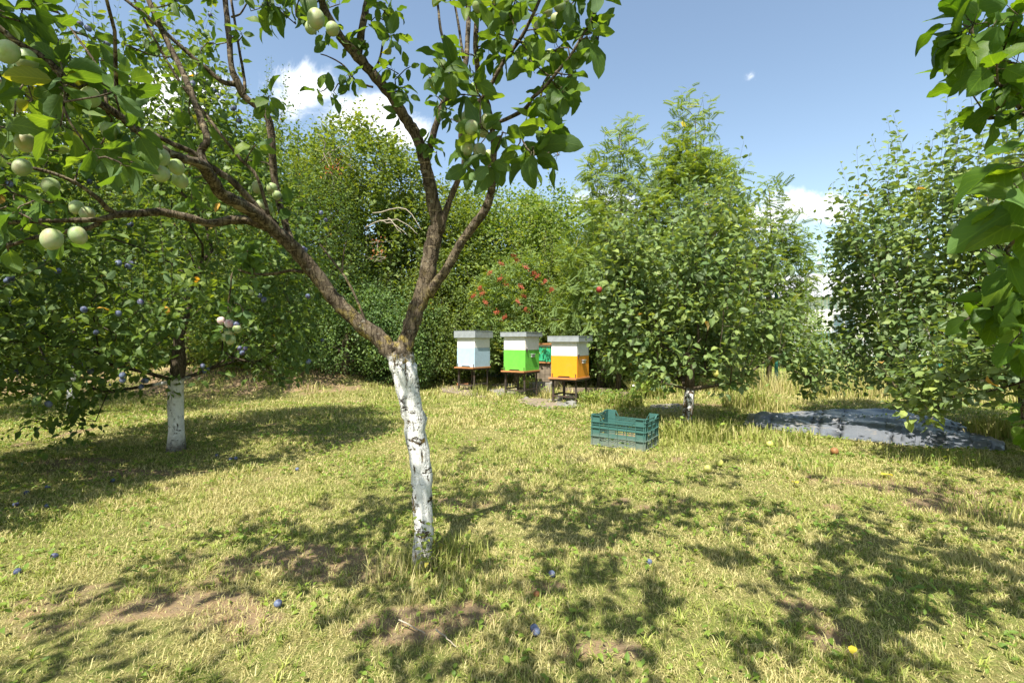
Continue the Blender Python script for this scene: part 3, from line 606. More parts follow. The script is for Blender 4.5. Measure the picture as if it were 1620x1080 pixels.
    br([(583, 525, 2.01, 2.5), (567, 480, 2.0, 2.4), (545, 437, 2.0, 2.4), (520, 405, 2.0, 2), (505, 385, 2.0, 1.6)], 5); br([(541, 434, 2.0, 2), (543, 405, 2.0, 1.4), (548, 380, 2.0, 1)], 5)
    br([(823, 215, 1.45, 1.6), (838, 240, 1.42, 1.6), (860, 246, 1.4, 1.4), (872, 238, 1.4, 1)], 5)
    # leaf clusters: rosettes on short spurs
    boxes = [(-60, 150, -20, 130, 17, 1.02, 1.4, .082), (-60, 230, 125, 300, 26, 1.05, 1.5, .084), (-60, 130, 300, 400, 10, 1.2, 1.5, .08), (150, 300, -20, 110, 8, 1.4, 1.6, .058), (310, 460, -20, 110, 9, 1.7, 1.9, .058), (270, 480, 110, 330, 15, 1.55, 1.9, .07),
             (420, 540, -30, 20, 6, 1.5, 1.7, .09), (500, 640, 0, 60, 9, 1.65, 1.8, .07), (480, 640, 60, 190, 9, 1.7, 1.85, .062), (610, 720, 100, 210, 9, 1.7, 1.9, .062), (680, 920, -30, 100, 20, 1.4, 1.7, .076),
             (690, 900, 80, 190, 20, 1.35, 1.65, .08), (880, 960, -10, 60, 5, 1.35, 1.45, .075), (730, 880, 185, 250, 9, 1.35, 1.6, .095), (640, 720, 210, 260, 3, 1.8, 1.9, .055), (362, 405, 385, 440, 7, 1.84, 1.9, .06), (345, 392, 485, 540, 6, 1.84, 1.92, .055)]
    tg = []; sz = []
    for x0, x1, y0, y1, n, a, b, s in boxes:
        for _ in range(n): tg.append(P(rg.uniform(x0, x1), rg.uniform(y0, y1), rg.uniform(a, b))); sz.append(s)
    for px, py, Y, s in ((905, 118, 1.38, .08), (893, 150, 1.37, .085), (870, 205, 1.36, .09), (845, 250, 1.38, .1), (775, 262, 1.42, .1), (740, 262, 1.45, .085), (80, 45, 1.15, .08), (95, 98, 1.1, .09), (130, 115, 1.15, .06), (216, 208, 1.2, .085), (180, 255, 1.2, .085), (935, 60, 1.36, .1)):
        tg.append(P(px, py, Y)); sz.append(s)
    vis = len(tg)
    # the crown goes on above the picture
    while len(tg) < vis + 120:
        p = np.array((rg.uniform(-1.9, .75), rg.uniform(.9, 3.0), rg.uniform(1.9, 3.3)))
        if p[2] < CAMH + .72 * p[1] + .06 and (abs(p[0]) < 1.1 * p[1]): continue
        if ((p[0] + .55) / 1.35) ** 2 + ((p[1] - 1.9) / 1.1) ** 2 + ((p[2] - 2.5) / .9) ** 2 > 1: continue
        if vn(p[0], p[1] + p[2], .35, 5) < .42: continue
        tg.append(p); sz.append(.078)
    for _ in range(75): tg.append(np.array((rg.uniform(-1.05, -.1), rg.uniform(.0, .95), rg.uniform(2.05, 2.6)))); sz.append(.08)
    for _ in range(22): tg.append(np.array((rg.uniform(-2.2, -1.3), rg.uniform(.1, .8), rg.uniform(1.95, 2.4)))); sz.append(.08)
    for _ in range(2000):
        p = np.array((rg.uniform(-2.1, .75), rg.uniform(-.3, 1.4), rg.uniform(1.75, 2.7)))
        if (p[2] < CAMH + .72 * max(p[1], 0) + .1 and abs(p[0]) < 1.12 * max(p[1], .01) + .1) or vn(p[0] + p[2] * .3, p[1], .33, 15) < (.33 if -1.0 < p[0] < -.35 and p[1] > .1 else .43): continue
        tg.append(p); sz.append(.08)
        if len(tg) > vis + 400: break
    tg = np.array(tg); sz = np.array(sz); sk = np.concatenate(SK); LP = []; LD = []; LS = []
    order = np.argsort([np.min(np.linalg.norm(sk - t, axis=1)) for t in tg])
    for i in order:
        t = tg[i]; d = np.linalg.norm(sk - t, axis=1); j = int(np.argmin(d)); a = sk[j]; mid = (a + t) / 2 + rg.normal(size=3) * .02
        pts = np.array([a, a * .4 + mid * .6, mid * .35 + t * .65, t]); mb.tube(pts - base, np.linspace(min(.0045, .002 + d[j] * .008), .0014, 4), 5, cap=False)
        sk = np.concatenate([sk, [mid, t]]); ax = norm(t - mid + rg.normal(size=3) * .02)
        k = rg.integers(4, 8); az = np.arange(k) * 2.4 + rg.uniform(0, 6); u = norm(np.cross(ax, (.3, .2, .93))); v = np.cross(ax, u)
        dd = norm(ax * rg.uniform(.1, .8, (k, 1)) + np.cos(az)[:, None] * u + np.sin(az)[:, None] * v + np.array((0, 0, -.15)) + rg.normal(size=(k, 3)) * .2)
        s = sz[i] * rg.uniform(.65, 1.15, k)
        for q in range(k):
            pet = t + ax * (-.012 * q * .5) ; e = pet + dd[q] * s[q] * .16
            mb.tube(np.array([pet, e]) - base, [.0009, .0007], 3, cap=False); LP.append(e); LD.append(dd[q]); LS.append(s[q] * .92)
    mb.build('trunk', M['bark'], E, smooth=True)
    LP = np.array(LP) - base
    leaf_cloud('foliage', T_NEAR, LP, np.array(LD), np.array(LS), np.clip(rg.normal(.45, .22, len(LP)), 0, .955), M['plumleaf'], E, rg, jit=.75, smooth=True)
    # plums
    spots = [(500, 30, 34), (526, 46, 29), (492, 44, 26), (757, 8, 26), (5, 62, 32), (12, 82, 40), (42, 95, 38), (108, 157, 34), (143, 154, 36), (125, 166, 28), (175, 208, 34), (153, 180, 28), (25, 167, 28), (47, 208, 28), (40, 225, 34), (35, 265, 31), (80, 294, 30),
             (255, 249, 31), (279, 264, 30), (255, 275, 32), (285, 285, 27), (408, 296, 22), (430, 298, 21), (438, 309, 19), (413, 325, 22), (425, 331, 18), (82, 378, 36), (123, 372, 34), (121, 328, 24), (138, 338, 26),
             (735, 189, 26), (746, 202, 30), (771, 192, 28), (764, 208, 24), (739, 234, 28), (759, 238, 26), (773, 246, 20), (750, 141, 24), (885, 8, 27), (880, 33, 26), (866, 18, 25), (852, 44, 24), (842, 92, 22), (870, 88, 22), (872, 2, 24), (750, -20, 25), (898, 22, 24)]
    pm = plum_mesh(.0262)
    small = [(350, 507, 12, 1), (363, 512, 14, 1), (374, 513, 10, 2), (375, 520, 13, 0), (362, 527, 13, 0), (356, 533, 13, 0), (365, 537, 15, 0), (397, 462, 8, 0)]
    for (px, py, d) in spots:
        Y = min(.0525 * FPX / d, 1.88); o = link('plum', pm, M['greenplum']); o.parent = E; o.location = Vector(P(px, py, Y) - base)
        o.rotation_euler = (rg.uniform(-.4, .4), rg.uniform(-.4, .4), rg.uniform(0, 6.28)); s = d * Y / FPX / .0525 * rg.uniform(.68, .82); o.scale = (s, s, s * rg.uniform(.98, 1.15))
    meshes = [pm, plum_mesh(.0262, 'pinkplum'), plum_mesh(.0262, 'blueplum')]
    for (px, py, d, k) in small:
        o = link('plum', meshes[k], None); o.parent = E; o.location = Vector(P(px, py, 1.86) - base); s = d * 1.86 / FPX / .0525; o.scale = (s, s, s); o.rotation_euler = (.2, .2, px)
        if k: o['label'] = 'plum turning ' + ('pink' if k == 1 else 'purple') + ' in the hanging bunch'
def plum_mesh(r, mat='greenplum'):
    n, k = 20, 14; V = []; F = []
    for i in range(k + 1):
        th = math.pi * i / k
        for j in range(n):
            ph = 2 * math.pi * j / n; g = 1 - .07 * math.exp(-((min(ph, 2 * math.pi - ph)) / .22) ** 2) * math.sin(th) ** .5
            V.append((r * math.sin(th) * math.cos(ph) * g, r * math.sin(th) * math.sin(ph), r * 1.1 * math.cos(th) - .12 * r * math.exp(-(th / .4) ** 2)))
    for i in range(k):
        for j in range(n): F.append((i * n + j, i * n + (j + 1) % n, (i + 1) * n + (j + 1) % n, (i + 1) * n + j))
    me = bpy.data.meshes.new('plum'); me.from_pydata(V, [], F); me.polygons.foreach_set('use_smooth', [True] * len(F)); me.materials.append(M[mat]); me.update(); return me
def fruit_mat(name, a, b, bloom, spec=.3):
    m, t = newmat(name); oc = objco(t); i = t.nodes.new('ShaderNodeObjectInfo')
    n = noise(t, mapping(t, oc, (1, 1, 1)), 28, 5, .6); v = t.nodes.new('ShaderNodeVectorMath'); v.operation = 'ADD'; t.links.new(oc, v.inputs[0]); t.links.new(i.outputs['Location'], v.inputs[1])
    n2 = noise(t, v.outputs[0], 22, 3)
    c = mixc(t, maprange(t, n2, .42, .66), a, b); c = mixc(t, math_(t, 'MULTIPLY', maprange(t, n, .35, .6), .6), c, bloom)
    c = mixc(t, maprange(t, noise(t, v.outputs[0], 260, 2), .74, .78, 0, .5), c, (.12, .08, .04))
    p = principled(t, c, .5, spec, n, .05, .001); p.inputs['Subsurface Weight'].default_value = .15; p.inputs['Subsurface Radius'].default_value = (.01, .012, .005); out(t, p.outputs[0]); return m
M['greenplum'] = fruit_mat('green_plum_skin', (.23, .31, .09), (.36, .31, .18), (.31, .39, .23))
M['pinkplum'] = fruit_mat('pink_plum_skin', (.50, .40, .30), (.45, .22, .26), (.60, .52, .55))
M['blueplum'] = fruit_mat('blue_plum_skin', (.022, .026, .06), (.06, .035, .08), (.17, .22, .33))
M['redapple'] = fruit_mat('red_apple_skin', (.22, .015, .015), (.16, .03, .015), (.25, .05, .04))
M['yellowapple'] = fruit_mat('yellow_apple_skin', (.42, .44, .09), (.48, .38, .11), (.45, .45, .15))
M['brownapple'] = fruit_mat('brown_apple_skin', (.22, .09, .03), (.33, .17, .06), (.25, .14, .07))
main_tree()

# ------------------------------------------------------------------ orchard trees
def gzf(x, y): return float(gz(x, y))
rootB = (-2.92, 4.2, gzf(-2.92, 4.2) - .02)
def envB(p):      # world minus root
    x, y, z = p.T; w = np.interp(z, [.25, .7, 1.2, 2.0, 2.7, 3.4], [.75, 1.2, 1.38, 1.3, 1.0, .45]); r = np.hypot(x + .15, y * .9) / w
    d = (r < 1) * (0.25 + .75 * r) * clump(p, .5, 71, .42, .62); d *= ((z > .60) | ((x < -.6) & (z > .28) & (z > .9 + (x + .6) * 1.2)))
    d = np.maximum(d, (np.linalg.norm((p - (-.72, -.25, .52)) / (.42, .3, .30), axis=1) < 1) * .75)
    return d
EB, ndB, pB = make_tree('plum_tree', rootB, 'blue plum tree on the left with upright whitewashed trunk and dense dark crown', 'fruit tree',
    [(0, 0, 0), (.005, 0, .2), (-.01, .01, .4), (0, 0, .62), (.02, 0, .75), (.03, 0, 1.0)], [.078, .064, .062, .060, .06, .04], envB, (-1.7, -1.4, .25), (1.5, 1.5, 3.5), 300, (.22, .55), .034, .082, T_MID, M['blueplumleaf'], M['bark2'], 101,
    updirs=.35, outd=.8, bend=-.05, droop=.3, z_att=.55, ctr=(0, 0, 1.3), fillers=2.2, up_hi=2.6, vol=2100, lng=.8)
def hang_fruit(E, foliage_pts, mesh, n, seed, sizes=(.8, 1.1), near=True, pair=.5, zr=(.3, 4), name='plum'):
    rg = np.random.default_rng(seed); w = foliage_pts + np.array(E.location); u = w - np.array((0, 0, CAMH)); dist = np.linalg.norm(u, axis=1)
    dx = w[:, 0] / w[:, 1] * FPX + 810; dy = 540 - (w[:, 2] - CAMH) / w[:, 1] * FPX
    # keep the points nearest the camera in their picture cell: fruit shows at the crown's surface
    cell = {}
    for i in rg.permutation(len(w)):
        if not (-30 < dx[i] < 1650 and zr[0] < w[i, 2] < zr[1]): continue
        k = (int(dx[i] // 22), int(dy[i] // 22)); 
        if k not in cell or dist[i] < dist[cell[k]]: cell[k] = i
    ids = rg.permutation(list(cell.values()))[:n]; c = 0
    for i in ids:
        for q in range(1 + (rg.random() < pair) + (rg.random() < pair * .4)):
            o = link(name, mesh, None); o.parent = E; v = foliage_pts[i] + norm(-u[i]) * .03 + rg.normal(size=3) * (.03 if q else .008) + np.array((0, 0, -.02))
            o.location = Vector(v); s = rg.uniform(*sizes); o.scale = (s, s, s * 1.12); o.rotation_euler = tuple(rg.uniform(-.6, .6, 2)) + (rg.uniform(0, 6),); c += 1
            if c >= 95: return
bp = plum_mesh(.018, 'blueplum')
hang_fruit(EB, pB, bp, 34, 5)
rootC = (-6.0, 6.6, gzf(-6, 6.6) - .02)
def envC(p):
    x, y, z = p.T; w = np.interp(z, [.5, 1.2, 2.2, 3.4, 4.6], [.7, 1.5, 1.7, 1.3, .5]); r = np.hypot(x, y) / w; return (r < 1) * (.3 + .7 * r) * clump(p, .6, 72)
EC, _, pC = make_tree('plum_tree', rootC, 'tall shaded plum tree behind at far left, its narrow whitewashed trunk half hidden', 'fruit tree',
    [(0, 0, 0), (0, 0, .3), (.02, 0, .6), (0, 0, .8), (0, .02, 1.2)], [.07, .06, .06, .055, .045], envC, (-1.8, -1.8, .5), (1.8, 1.8, 4.6), 300, (.35, .95), .042, .062, T_MID, M['blueplumleaf'], M['bark2'], 102,
    updirs=.5, outd=.7, z_att=.6, ctr=(0, 0, 2), fillers=1.2, up_hi=2.8, vol=3600, lng=.8)
hang_fruit(EC, pC, bp, 14, 6)
E2 = dup(EC, (-4.55, 9.3, gzf(-4.55, 9.3) - .02), 2.1, (1.05, 1.05, 1.02), 'plum tree of long upright shoots behind the left whitewashed tree', 'fruit tree')
E3 = dup(EC, (-7.9, 5.0, gzf(-7.9, 5.0) - .02), 4.0, (1, 1, .95), 'plum tree cut by the left edge of the photo', 'fruit tree')

rootD = (1.89, 5.2, gzf(1.89, 5.2) - .02)
def envD(p):
    x, y, z = p.T; w = np.interp(z, [.3, .6, 1.1, 1.7, 2.3, 3.0], [.4, .7, .86, .86, .72, .42]); r = np.hypot(x + .06 - .12 * np.clip(z - 1.5, 0, 2), y) / w
    d = (r < 1) * (.25 + .75 * r) * clump(p, .45, 73, .38, .6) * (z < 1.95 + .6 * sstep(x, -.3, .8)); side = (np.abs(x - 1.15) < .35) & (np.abs(z - (1.0 - .75 * (x - .8))) < .18) & (abs(y) < .3)
    d = d * (z > .50); return np.maximum(d * (z > .32), side * .8)
ED, _, pD = make_tree('apple_tree', rootD, 'round leafy apple tree standing behind the green crate', 'fruit tree',
    [(0, 0, 0), (-.01, 0, .15), (.01, 0, .3), (.02, 0, .45), (.03, 0, .8)], [.072, .058, .056, .055, .045], envD, (-1.2, -1.15, .3), (1.6, 1.15, 2.95), 400, (.25, .55), .036, .098, T_APPLE, M['appleleaf'], M['bark3'], 103,
    updirs=.8, outd=.65, bend=.05, droop=.2, z_att=.35, ctr=(0, 0, 1.1), fillers=1.0, up_hi=3.8, vol=850, lng=1.0)
rootE = (5.25, 4.95, gzf(5.25, 4.95) - .02)
def envE(p):
    x, y, z = p.T; w = np.interp(z, [.25, .6, 1.2, 2.0, 2.8, 3.3], [.85, 1.2, 1.32, 1.25, 1.0, .5]); r = np.hypot(x + .48, y) / w
    return (r < 1) * (.25 + .75 * r) * clump(p, .45, 74, .40, .6) * ((x > -1.8) | (z > 1.3)) * (z < 1.9 + .75 * sstep(x, -2.1, -.6)) * np.where(x < -1.1, .7, 1.0) * (z > .36 + .1 * np.sin(x * 5))
EE, _, pE = make_tree('apple_tree', rootE, 'broad apple tree of tall pale shoots over the black ground sheet', 'fruit tree',
    [(0, 0, 0), (.02, 0, .15), (.01, 0, .3), (0, 0, .5), (.03, 0, .9)], [.075, .062, .06, .058, .045], envE, (-2.1, -1.5, .25), (1.1, 1.5, 3.2), 560, (.28, .65), .036, .098, T_APPLE, M['appleleaf'], M['bark3'], 104,
    updirs=.8, outd=.65, bend=.05, droop=.2, z_att=.4, ctr=(0, 0, 1.1), fillers=1.0, up_hi=3.8, vol=1150, lng=1.1)
dup(ED, (4.15, 2.55, gzf(4.15, 2.55) - .02), 2.2, (1.05, 1.05, .95), 'apple tree just outside the right edge, of which only stray leaves and shade show', 'fruit tree')
dup(EB, (-4.1, 2.3, gzf(-4.1, 2.3) - .02), 1.2, (1, 1, .95), 'plum tree just outside the left edge, of which mainly the shade shows', 'fruit tree')
def apple_mesh(r, mat): me = plum_mesh(r, mat); return me
ra = apple_mesh(.029, 'redapple')
o = link('apple', ra, None); o.parent = ED; o.location = Vector(P(948, 458, 4.75)) - ED.location
for px, py in ((1133, 590),):
    o = link('apple', apple_mesh(.03, 'yellowapple'), None); o.parent = ED; o.location = Vector(P(px, py, 4.4)) - ED.location
for px, py in ((1528, 575),):
    o = link('apple', apple_mesh(.03, 'yellowapple'), None); o.parent = EE; o.location = Vector(P(px, py, 3.9)) - EE.location

# ------------------------------------------------------------------ the broad-leaved tree whose boughs reach in at the right edge
def right_tree():
    rg = np.random.default_rng(31); root = np.array((2.35, 1.15, 0.0)); E = empty('broad_leaved_tree', root, 0, 'tree of large glossy pointed leaves reaching in from the right edge', 'tree')
    tg = []; sz = []
    def add(x0, x1, y0, y1, n, a, b, s):
        for _ in range(n): tg.append(P(rg.uniform(x0, x1), rg.uniform(y0, y1), rg.uniform(a, b))); sz.append(s)
    add(1520, 1640, 0, 150, 15, 1.05, 1.35, .08); add(1555, 1660, 100, 190, 8, 1.1, 1.4, .075); add(1500, 1560, 25, 75, 4, 1.1, 1.2, .08)
    add(1590, 1690, 370, 560, 16, 1.0, 1.4, .078); add(1520, 1590, 385, 510, 8, 1.05, 1.35, .075); add(1590, 1660, 610, 700, 4, 1.5, 1.8, .06)
    for k, (px, py, Y, s) in enumerate(((1625, 262, .8, .115), (1650, 330, .8, .11), (1645, 235, .78, .10))): tg.append(P(px, py, Y)); sz.append(s)
    vis = len(tg)
    while len(tg) < vis + 190:
        p = np.array((rg.uniform(.3, 3.2), rg.uniform(-.3, 2.7), rg.uniform(1.2, 3.0)))
        inside = abs(p[0]) < 1.12 * p[1] and p[2] < CAMH + .74 * p[1] + .1
        if inside or np.hypot((p[0] - 1.5) / 1.35, (p[1] - 1.0) / 1.25) > 1 or vn(p[0], p[1], .4, 8) < .36: continue
        tg.append(p); sz.append(.1)
    tg = np.array(tg) - root; sz = np.array(sz)
    nodes = [(0, 0, 0), (.02, 0, .4), (0, .03, .8), (-.1, .08, 1.2), (-.15, .15, 1.7)]
    nd, pa, tips, order = grow(nodes, [-1, 0, 1, 2, 3], tg, .35, rg=rg, step=.15, arch=.02); mb = MB(); wood(mb, nd, pa, [.08, .07, .065, .06, .04], .04, r_tip=.0018)
    LP = []; LD = []; LS = []
    for t_i, tip in zip(order, tips):
        t = nd[tip]; ax = norm(t - nd[pa[tip]]); k = rg.integers(4, 7); big = sz[t_i] > .12
        for q in range(2 if big else k):
            dd = norm(ax * .5 + rg.normal(size=3) * .6 + np.array((-.15, 0, -.45))); st = t - ax * .02 * q; s = sz[t_i] * rg.uniform(.75, 1.12); e = st + dd * s * .3 + np.array((0, 0, .01))
            mb.tube([st, e], [.0011, .0009], 4, cap=False); LP.append(e); LD.append(dd); LS.append(s)
    mb.build('trunk', M['barkplain'], E, smooth=True)
    leaf_cloud('foliage', T_BROAD, LP, LD, np.array(LS), np.clip(rg.normal(.45, .25, len(LP)), 0, 1), M['rightleaf'], E, rg, updir=(0, -.2, 1), jit=.5, smooth=True)
right_tree()

# ------------------------------------------------------------------ copse and shrubs behind
def env_round(w, zz, seed, cs=.7, hole=.35):
    def f(p):
        x, y, z = p.T; ww = np.interp(z, zz, w); r = np.hypot(x, y) / ww; return (r < 1) * (.2 + .8 * r) * clump(p, cs, seed, hole, .62)
    return f
def bgtree(name, label, px, Y, h, w, seed, lmat='bgleaf', n=420, vol=6500, ls=.125, base=.35, temps=T_LOW, cat='tree', sl=(.3, .8), sp=.045, lng=0.0, group=None, bm='barkplain', zlow=.2, fill=2.0, up=1.2):
    X = (px - 810) / FPX * Y; z0 = gzf(X, Y) - .05
    return make_tree(name, (X, Y, z0), label, cat, [(0, 0, 0), (.03, 0, h * .12), (0, .03, h * .25), (.05, 0, h * .4)], [.11, .1, .09, .07],
        env_round([w * .75, w, w, w * .85, w * .4], [zlow, h * .25, h * .55, h * .8, h], seed, .55, .38), (-w, -w, zlow), (w, w, h * .97), n, sl, sp, ls, temps, M[lmat], M[bm], seed,
        updirs=.5, outd=.9, z_att=.2, ctr=(0, 0, h * .4), fillers=fill, up_hi=up, group=group, min_r=.004, stem=.004, vol=vol)[0]
GT = 'trees of the copse behind the beehives'
tA = bgtree('copse_tree', 'tall loose green tree behind the plum trunk fork, highest of the copse', 575, 11.5, 5.7, 1.8, 201, 'bgleaf', 360, group=GT)
tB = bgtree('copse_tree', 'bright green bushy tree behind the right limb of the nearest plum tree', 790, 13.6, 5.3, 2.2, 202, 'yellowleaf', 360, group=GT)
def place(src, name, px, Y, rz, s, label):
    X = (px - 810) / FPX * Y; o = dup(src, (X, Y, gzf(X, Y) - .05), rz, s, label); return o
place(tA, 'copse_tree', 455, 12.5, 1.3, (1.1, 1.1, 1.02), 'green copse tree with reddish withered leaves beside it, left of the tallest')
place(tA, 'copse_tree', 690, 12.2, 3.9, (.95, .95, .86), 'copse tree showing between the two limbs of the nearest plum tree')
place(tB, 'copse_tree', 885, 12.9, 2.2, (.9, .9, .93), 'bright green copse tree left of the feathery acacia')
place(tA, 'copse_tree', 330, 12.6, 5.0, (1.15, 1.15, 1.0), 'copse tree behind the crown of the left plum tree')
place(tA, 'copse_tree', 200, 12.0, 2.6, (1.2, 1.2, 1.05), 'copse tree standing far back behind the tall left shoots')
place(tB, 'copse_tree', 60, 11.5, .6, (1.2, 1.2, .95), 'copse tree at the far left, mostly hidden by plum foliage')
place(tB, 'copse_tree', -140, 11.0, 1.9, (1.2, 1.2, 1.0), 'leftmost copse tree, at the very edge of the photo')
place(tB, 'copse_tree', 985, 13.0, 4.4, (.9, .9, .78), 'light green copse tree in front of the acacia stems')
sh = bgtree('shrub', 'grey-green bush left of the nearest trunk, under the copse', 545, 9.6, 1.9, .95, 211, 'paleleaf', 170, 4200, .065, cat='shrub', sl=(.2, .5), zlow=.05, temps=T_MID, sp=.04)
sh2 = bgtree('shrub', 'dark green shrub at the foot of the copse behind the soil bank', 440, 10.6, 2.3, 1.2, 212, 'bgleaf', 200, 4500, .065, cat='shrub', sl=(.2, .5), zlow=.05)
def place2(src, px, Y, rz, s, label): X = (px - 810) / FPX * Y; dup(src, (X, Y, gzf(X, Y) - .05), rz, s, label)
place2(sh, 640, 10.0, 2.0, (.95, .95, 1.05), 'pale bush directly behind the fork of the nearest trunk')
place2(sh2, 700, 10.9, 1.0, (1, 1, 1.15), 'dark shrub left of the pale blue beehive')
place2(sh2, 300, 10.8, 3.0, (1.15, 1.15, .95), 'dark shrub behind the left whitewashed trunk')
place2(sh2, 160, 10.4, 4.4, (1.15, 1.15, .9), 'shrub on the soil bank at left, in deep shade')
place2(sh2, 10, 9.6, 5.2, (1.15, 1.15, .9), 'shrub on the soil bank near the left edge')
place2(sh2, -120, 9.0, .2, (1.15, 1.15, .9), 'shrub on the soil bank cut by the left edge')
place2(sh2, 585, 11.6, 2.2, (1.1, 1.1, 1.2), 'dark shrub filling in below the tallest copse tree')
place2(sh2, 405, 9.6, 4.0, (.9, .9, .62), 'low bush on the soil bank between the left trunk and the nearest trunk')
hd = bgtree('hedge_bush', 'yellowish-green hedge bush right of the berry shrub', 950, 9.8, 2.9, .95, 213, 'yellowleaf', 260, 4500, .055, cat='shrub', sl=(.25, .6), zlow=.25, up=2.2)
place2(hd, 905, 11.2, 2.0, (1.1, 1.1, 1.12), 'yellowish-green bush rising behind the orange beehive')
place2(hd, 1040, 9.6, 3.0, (.95, .95, 1.0), 'hedge bush half hidden by the left side of the round apple tree')
place2(hd, 1130, 10.3, 4.4, (1.0, 1.0, .95), 'hedge bush seen through the round apple tree')
far = bgtree('hedge_bush', 'dense yellow-green bush in the field beyond the fence, left of the white house', 1235, 17.5, 2.3, 1.5, 214, 'yellowleaf', 190, 2600, .09, cat='shrub', sl=(.3, .5), zlow=.1, sp=.06)
place2(far, 1150, 19, 1.0, (1.3, 1.3, 1.3), 'broad bush beyond the fence behind the round apple tree')
place2(far, 1620, 20, 2.0, (1.6, 1.6, 1.5), 'bush beyond the fence behind the broad apple tree')
place2(far, 1480, 27, 3.0, (1.9, 1.9, 1.6), 'distant bush right of the white house')

# berry shrub with red umbels
def berry_shrub():
    E = bgtree('berry_shrub', 'bright green shrub with red berry clusters directly behind the beehives', 818, 10.3, 2.75, .95, 221, 'acacia', 150, 700, .17, temps=T_ELDER, cat='shrub', sl=(.2, .45), sp=.06, zlow=.5, fill=1.2)
    rg = np.random.default_rng(4); m = plain('berries', (.36, .09, .045), .4, .4, .3, 60)
    def cluster():
        mb = MB()
        for _ in range(60):
            p = rg.normal(size=3) * (.032, .032, .016); r = .011; t = norm([(1, 1, 1), (-1, -1, 1), (-1, 1, -1), (1, -1, -1), (0, 0, 1.4)]) * r + p
            mb.add(t, [(0, 1, 4), (0, 2, 1), (0, 3, 2), (0, 4, 3), (1, 2, 4), (2, 3, 4), (1, 3, 2)])
        me = bpy.data.meshes.new('berries'); me.from_pydata(mb.V, [], mb.F); me.materials.append(m); return me
    ms = [cluster() for _ in range(3)]
    for k, (x, y) in enumerate(((817, 412), (792, 417), (832, 423), (776, 432), (792, 441), (850, 437), (844, 432), (800, 450), (825, 454), (760, 456), (764, 464), (749, 468), (872, 458), (828, 468), (820, 477), (832, 490), (786, 494), (798, 502), (862, 445), (812, 404), (768, 478))):
        o = link('berry_cluster', ms[k % 3], None); o.parent = E; o.location = Vector(P(x, y, 9.42)) - E.location; o.rotation_euler = (.7, 0, k)
berry_shrub()

# feathery acacia, two leaders
def acacia(px, Y, h, w, seed, label, n):
    X = (px - 810) / FPX * Y; rg = np.random.default_rng(seed)
    def env(p):
        x, y, z = p.T; ww = np.interp(z, [1.2, 2.5, h * .75, h * .95], [w, w, w * .62, w * .22]); r = np.hypot(x, y) / ww; return (r < 1) * (.3 + .7 * r) * clump(p, .5, seed, .3, .6)
    return make_tree('acacia_tree', (X, Y, gzf(X, Y) - .05), label, 'tree', [(0, 0, 0), (.05, 0, h * .25), (0, .05, h * .5), (.06, 0, h * .7), (.02, 0, h * .9)], [.05, .045, .035, .02, .008],
        env, (-w, -w, 1.2), (w, w, h * .95), n, (.2, .5), .05, .22, T_PIN, M['acacia'], M['barkplain'], seed, updirs=.6, outd=.9, z_att=.8, ctr=(0, 0, h * .4), fillers=.5, up_hi=1.0, arch=.1, stem=.004, jit=.35, r_tip=.003, vol=n * 4)
acacia(978, 8.9, 5.35, 1.05, 231, 'feathery acacia with bare upper stem, left one of the pair', 120)
acacia(1098, 9.3, 5.9, 1.05, 232, 'tallest feathery acacia, dense and pointed, behind the round apple tree', 210)
acacia(1215, 9.6, 4.5, .7, 233, 'small acacia whose feathery tips show at the right side of the apple tree top', 70)

# bare dead boughs and withered leaves in the copse
def dead_bough(label, pts_list, w):
    p0 = P(*pts_list[0][0]); E = empty('dead_branch', p0, 0, label, 'branch'); mb = MB()
    for pts in pts_list:
        q = np.array([P(*p) for p in pts]) - p0; t = np.linspace(0, len(q) - 1, len(q) * 3); qq = np.stack([np.interp(t, range(len(q)), q[:, k]) for k in range(3)], -1) + RNG.normal(size=(len(t), 3)) * .012
        mb.tube(qq, np.linspace(w, w * .3, len(t)), 5)
    mb.build('bough', M['deadwood'], E, smooth=True)
dead_bough('bare pale arching branch hanging over the shrubs left of the central limb', [[(578, 360, 9.2), (600, 349, 9.1), (630, 346, 9), (648, 358, 8.9), (660, 370, 8.8)], [(615, 346, 9), (625, 358, 8.9), (636, 370, 8.8)],
    [(600, 350, 9), (622, 354, 9), (645, 372, 8.8)], [(590, 338, 9.2), (640, 329, 9), (655, 345, 8.9), (668, 365, 8.8)]], .013)
dead_bough('bare forked grey branch high in the copse', [[(505, 258, 9.6), (522, 240, 9.5), (545, 233, 9.5), (556, 226, 9.4)], [(512, 250, 9.6), (514, 225, 9.5), (503, 214, 9.4)]], .016)
def withered(label, x0, x1, y0, y1, Y, n, s):
    rg = np.random.default_rng(int(x0)); c = P((x0 + x1) / 2, (y0 + y1) / 2, Y); E = empty('withered_twigs', c, 0, label, 'branch'); mb = MB()
    p = np.array([P(rg.uniform(x0, x1), rg.uniform(y0, y1), Y + rg.uniform(-.2, .2)) for _ in range(n)]) - c
    for q in p[::5]: mb.tube([q, q + rg.normal(size=3) * .12, q + rg.normal(size=3) * .2], [.006, .004, .002], 3)
    mb.build('twigs', M['deadwood'], E)
    leaf_cloud('leaves', T_LOW, p, norm(rg.normal(size=(n, 3)) + (0, 0, -.6)), s * rg.uniform(.6, 1.1, n), rg.random(n), M['redleaf'], E, rg)
withered('rusty withered leaves hanging in the copse, lower patch', 588, 610, 375, 408, 9.3, 34, .06)
withered('rusty withered leaves high in the copse, upper patch', 510, 540, 250, 275, 9.3, 50, .065)

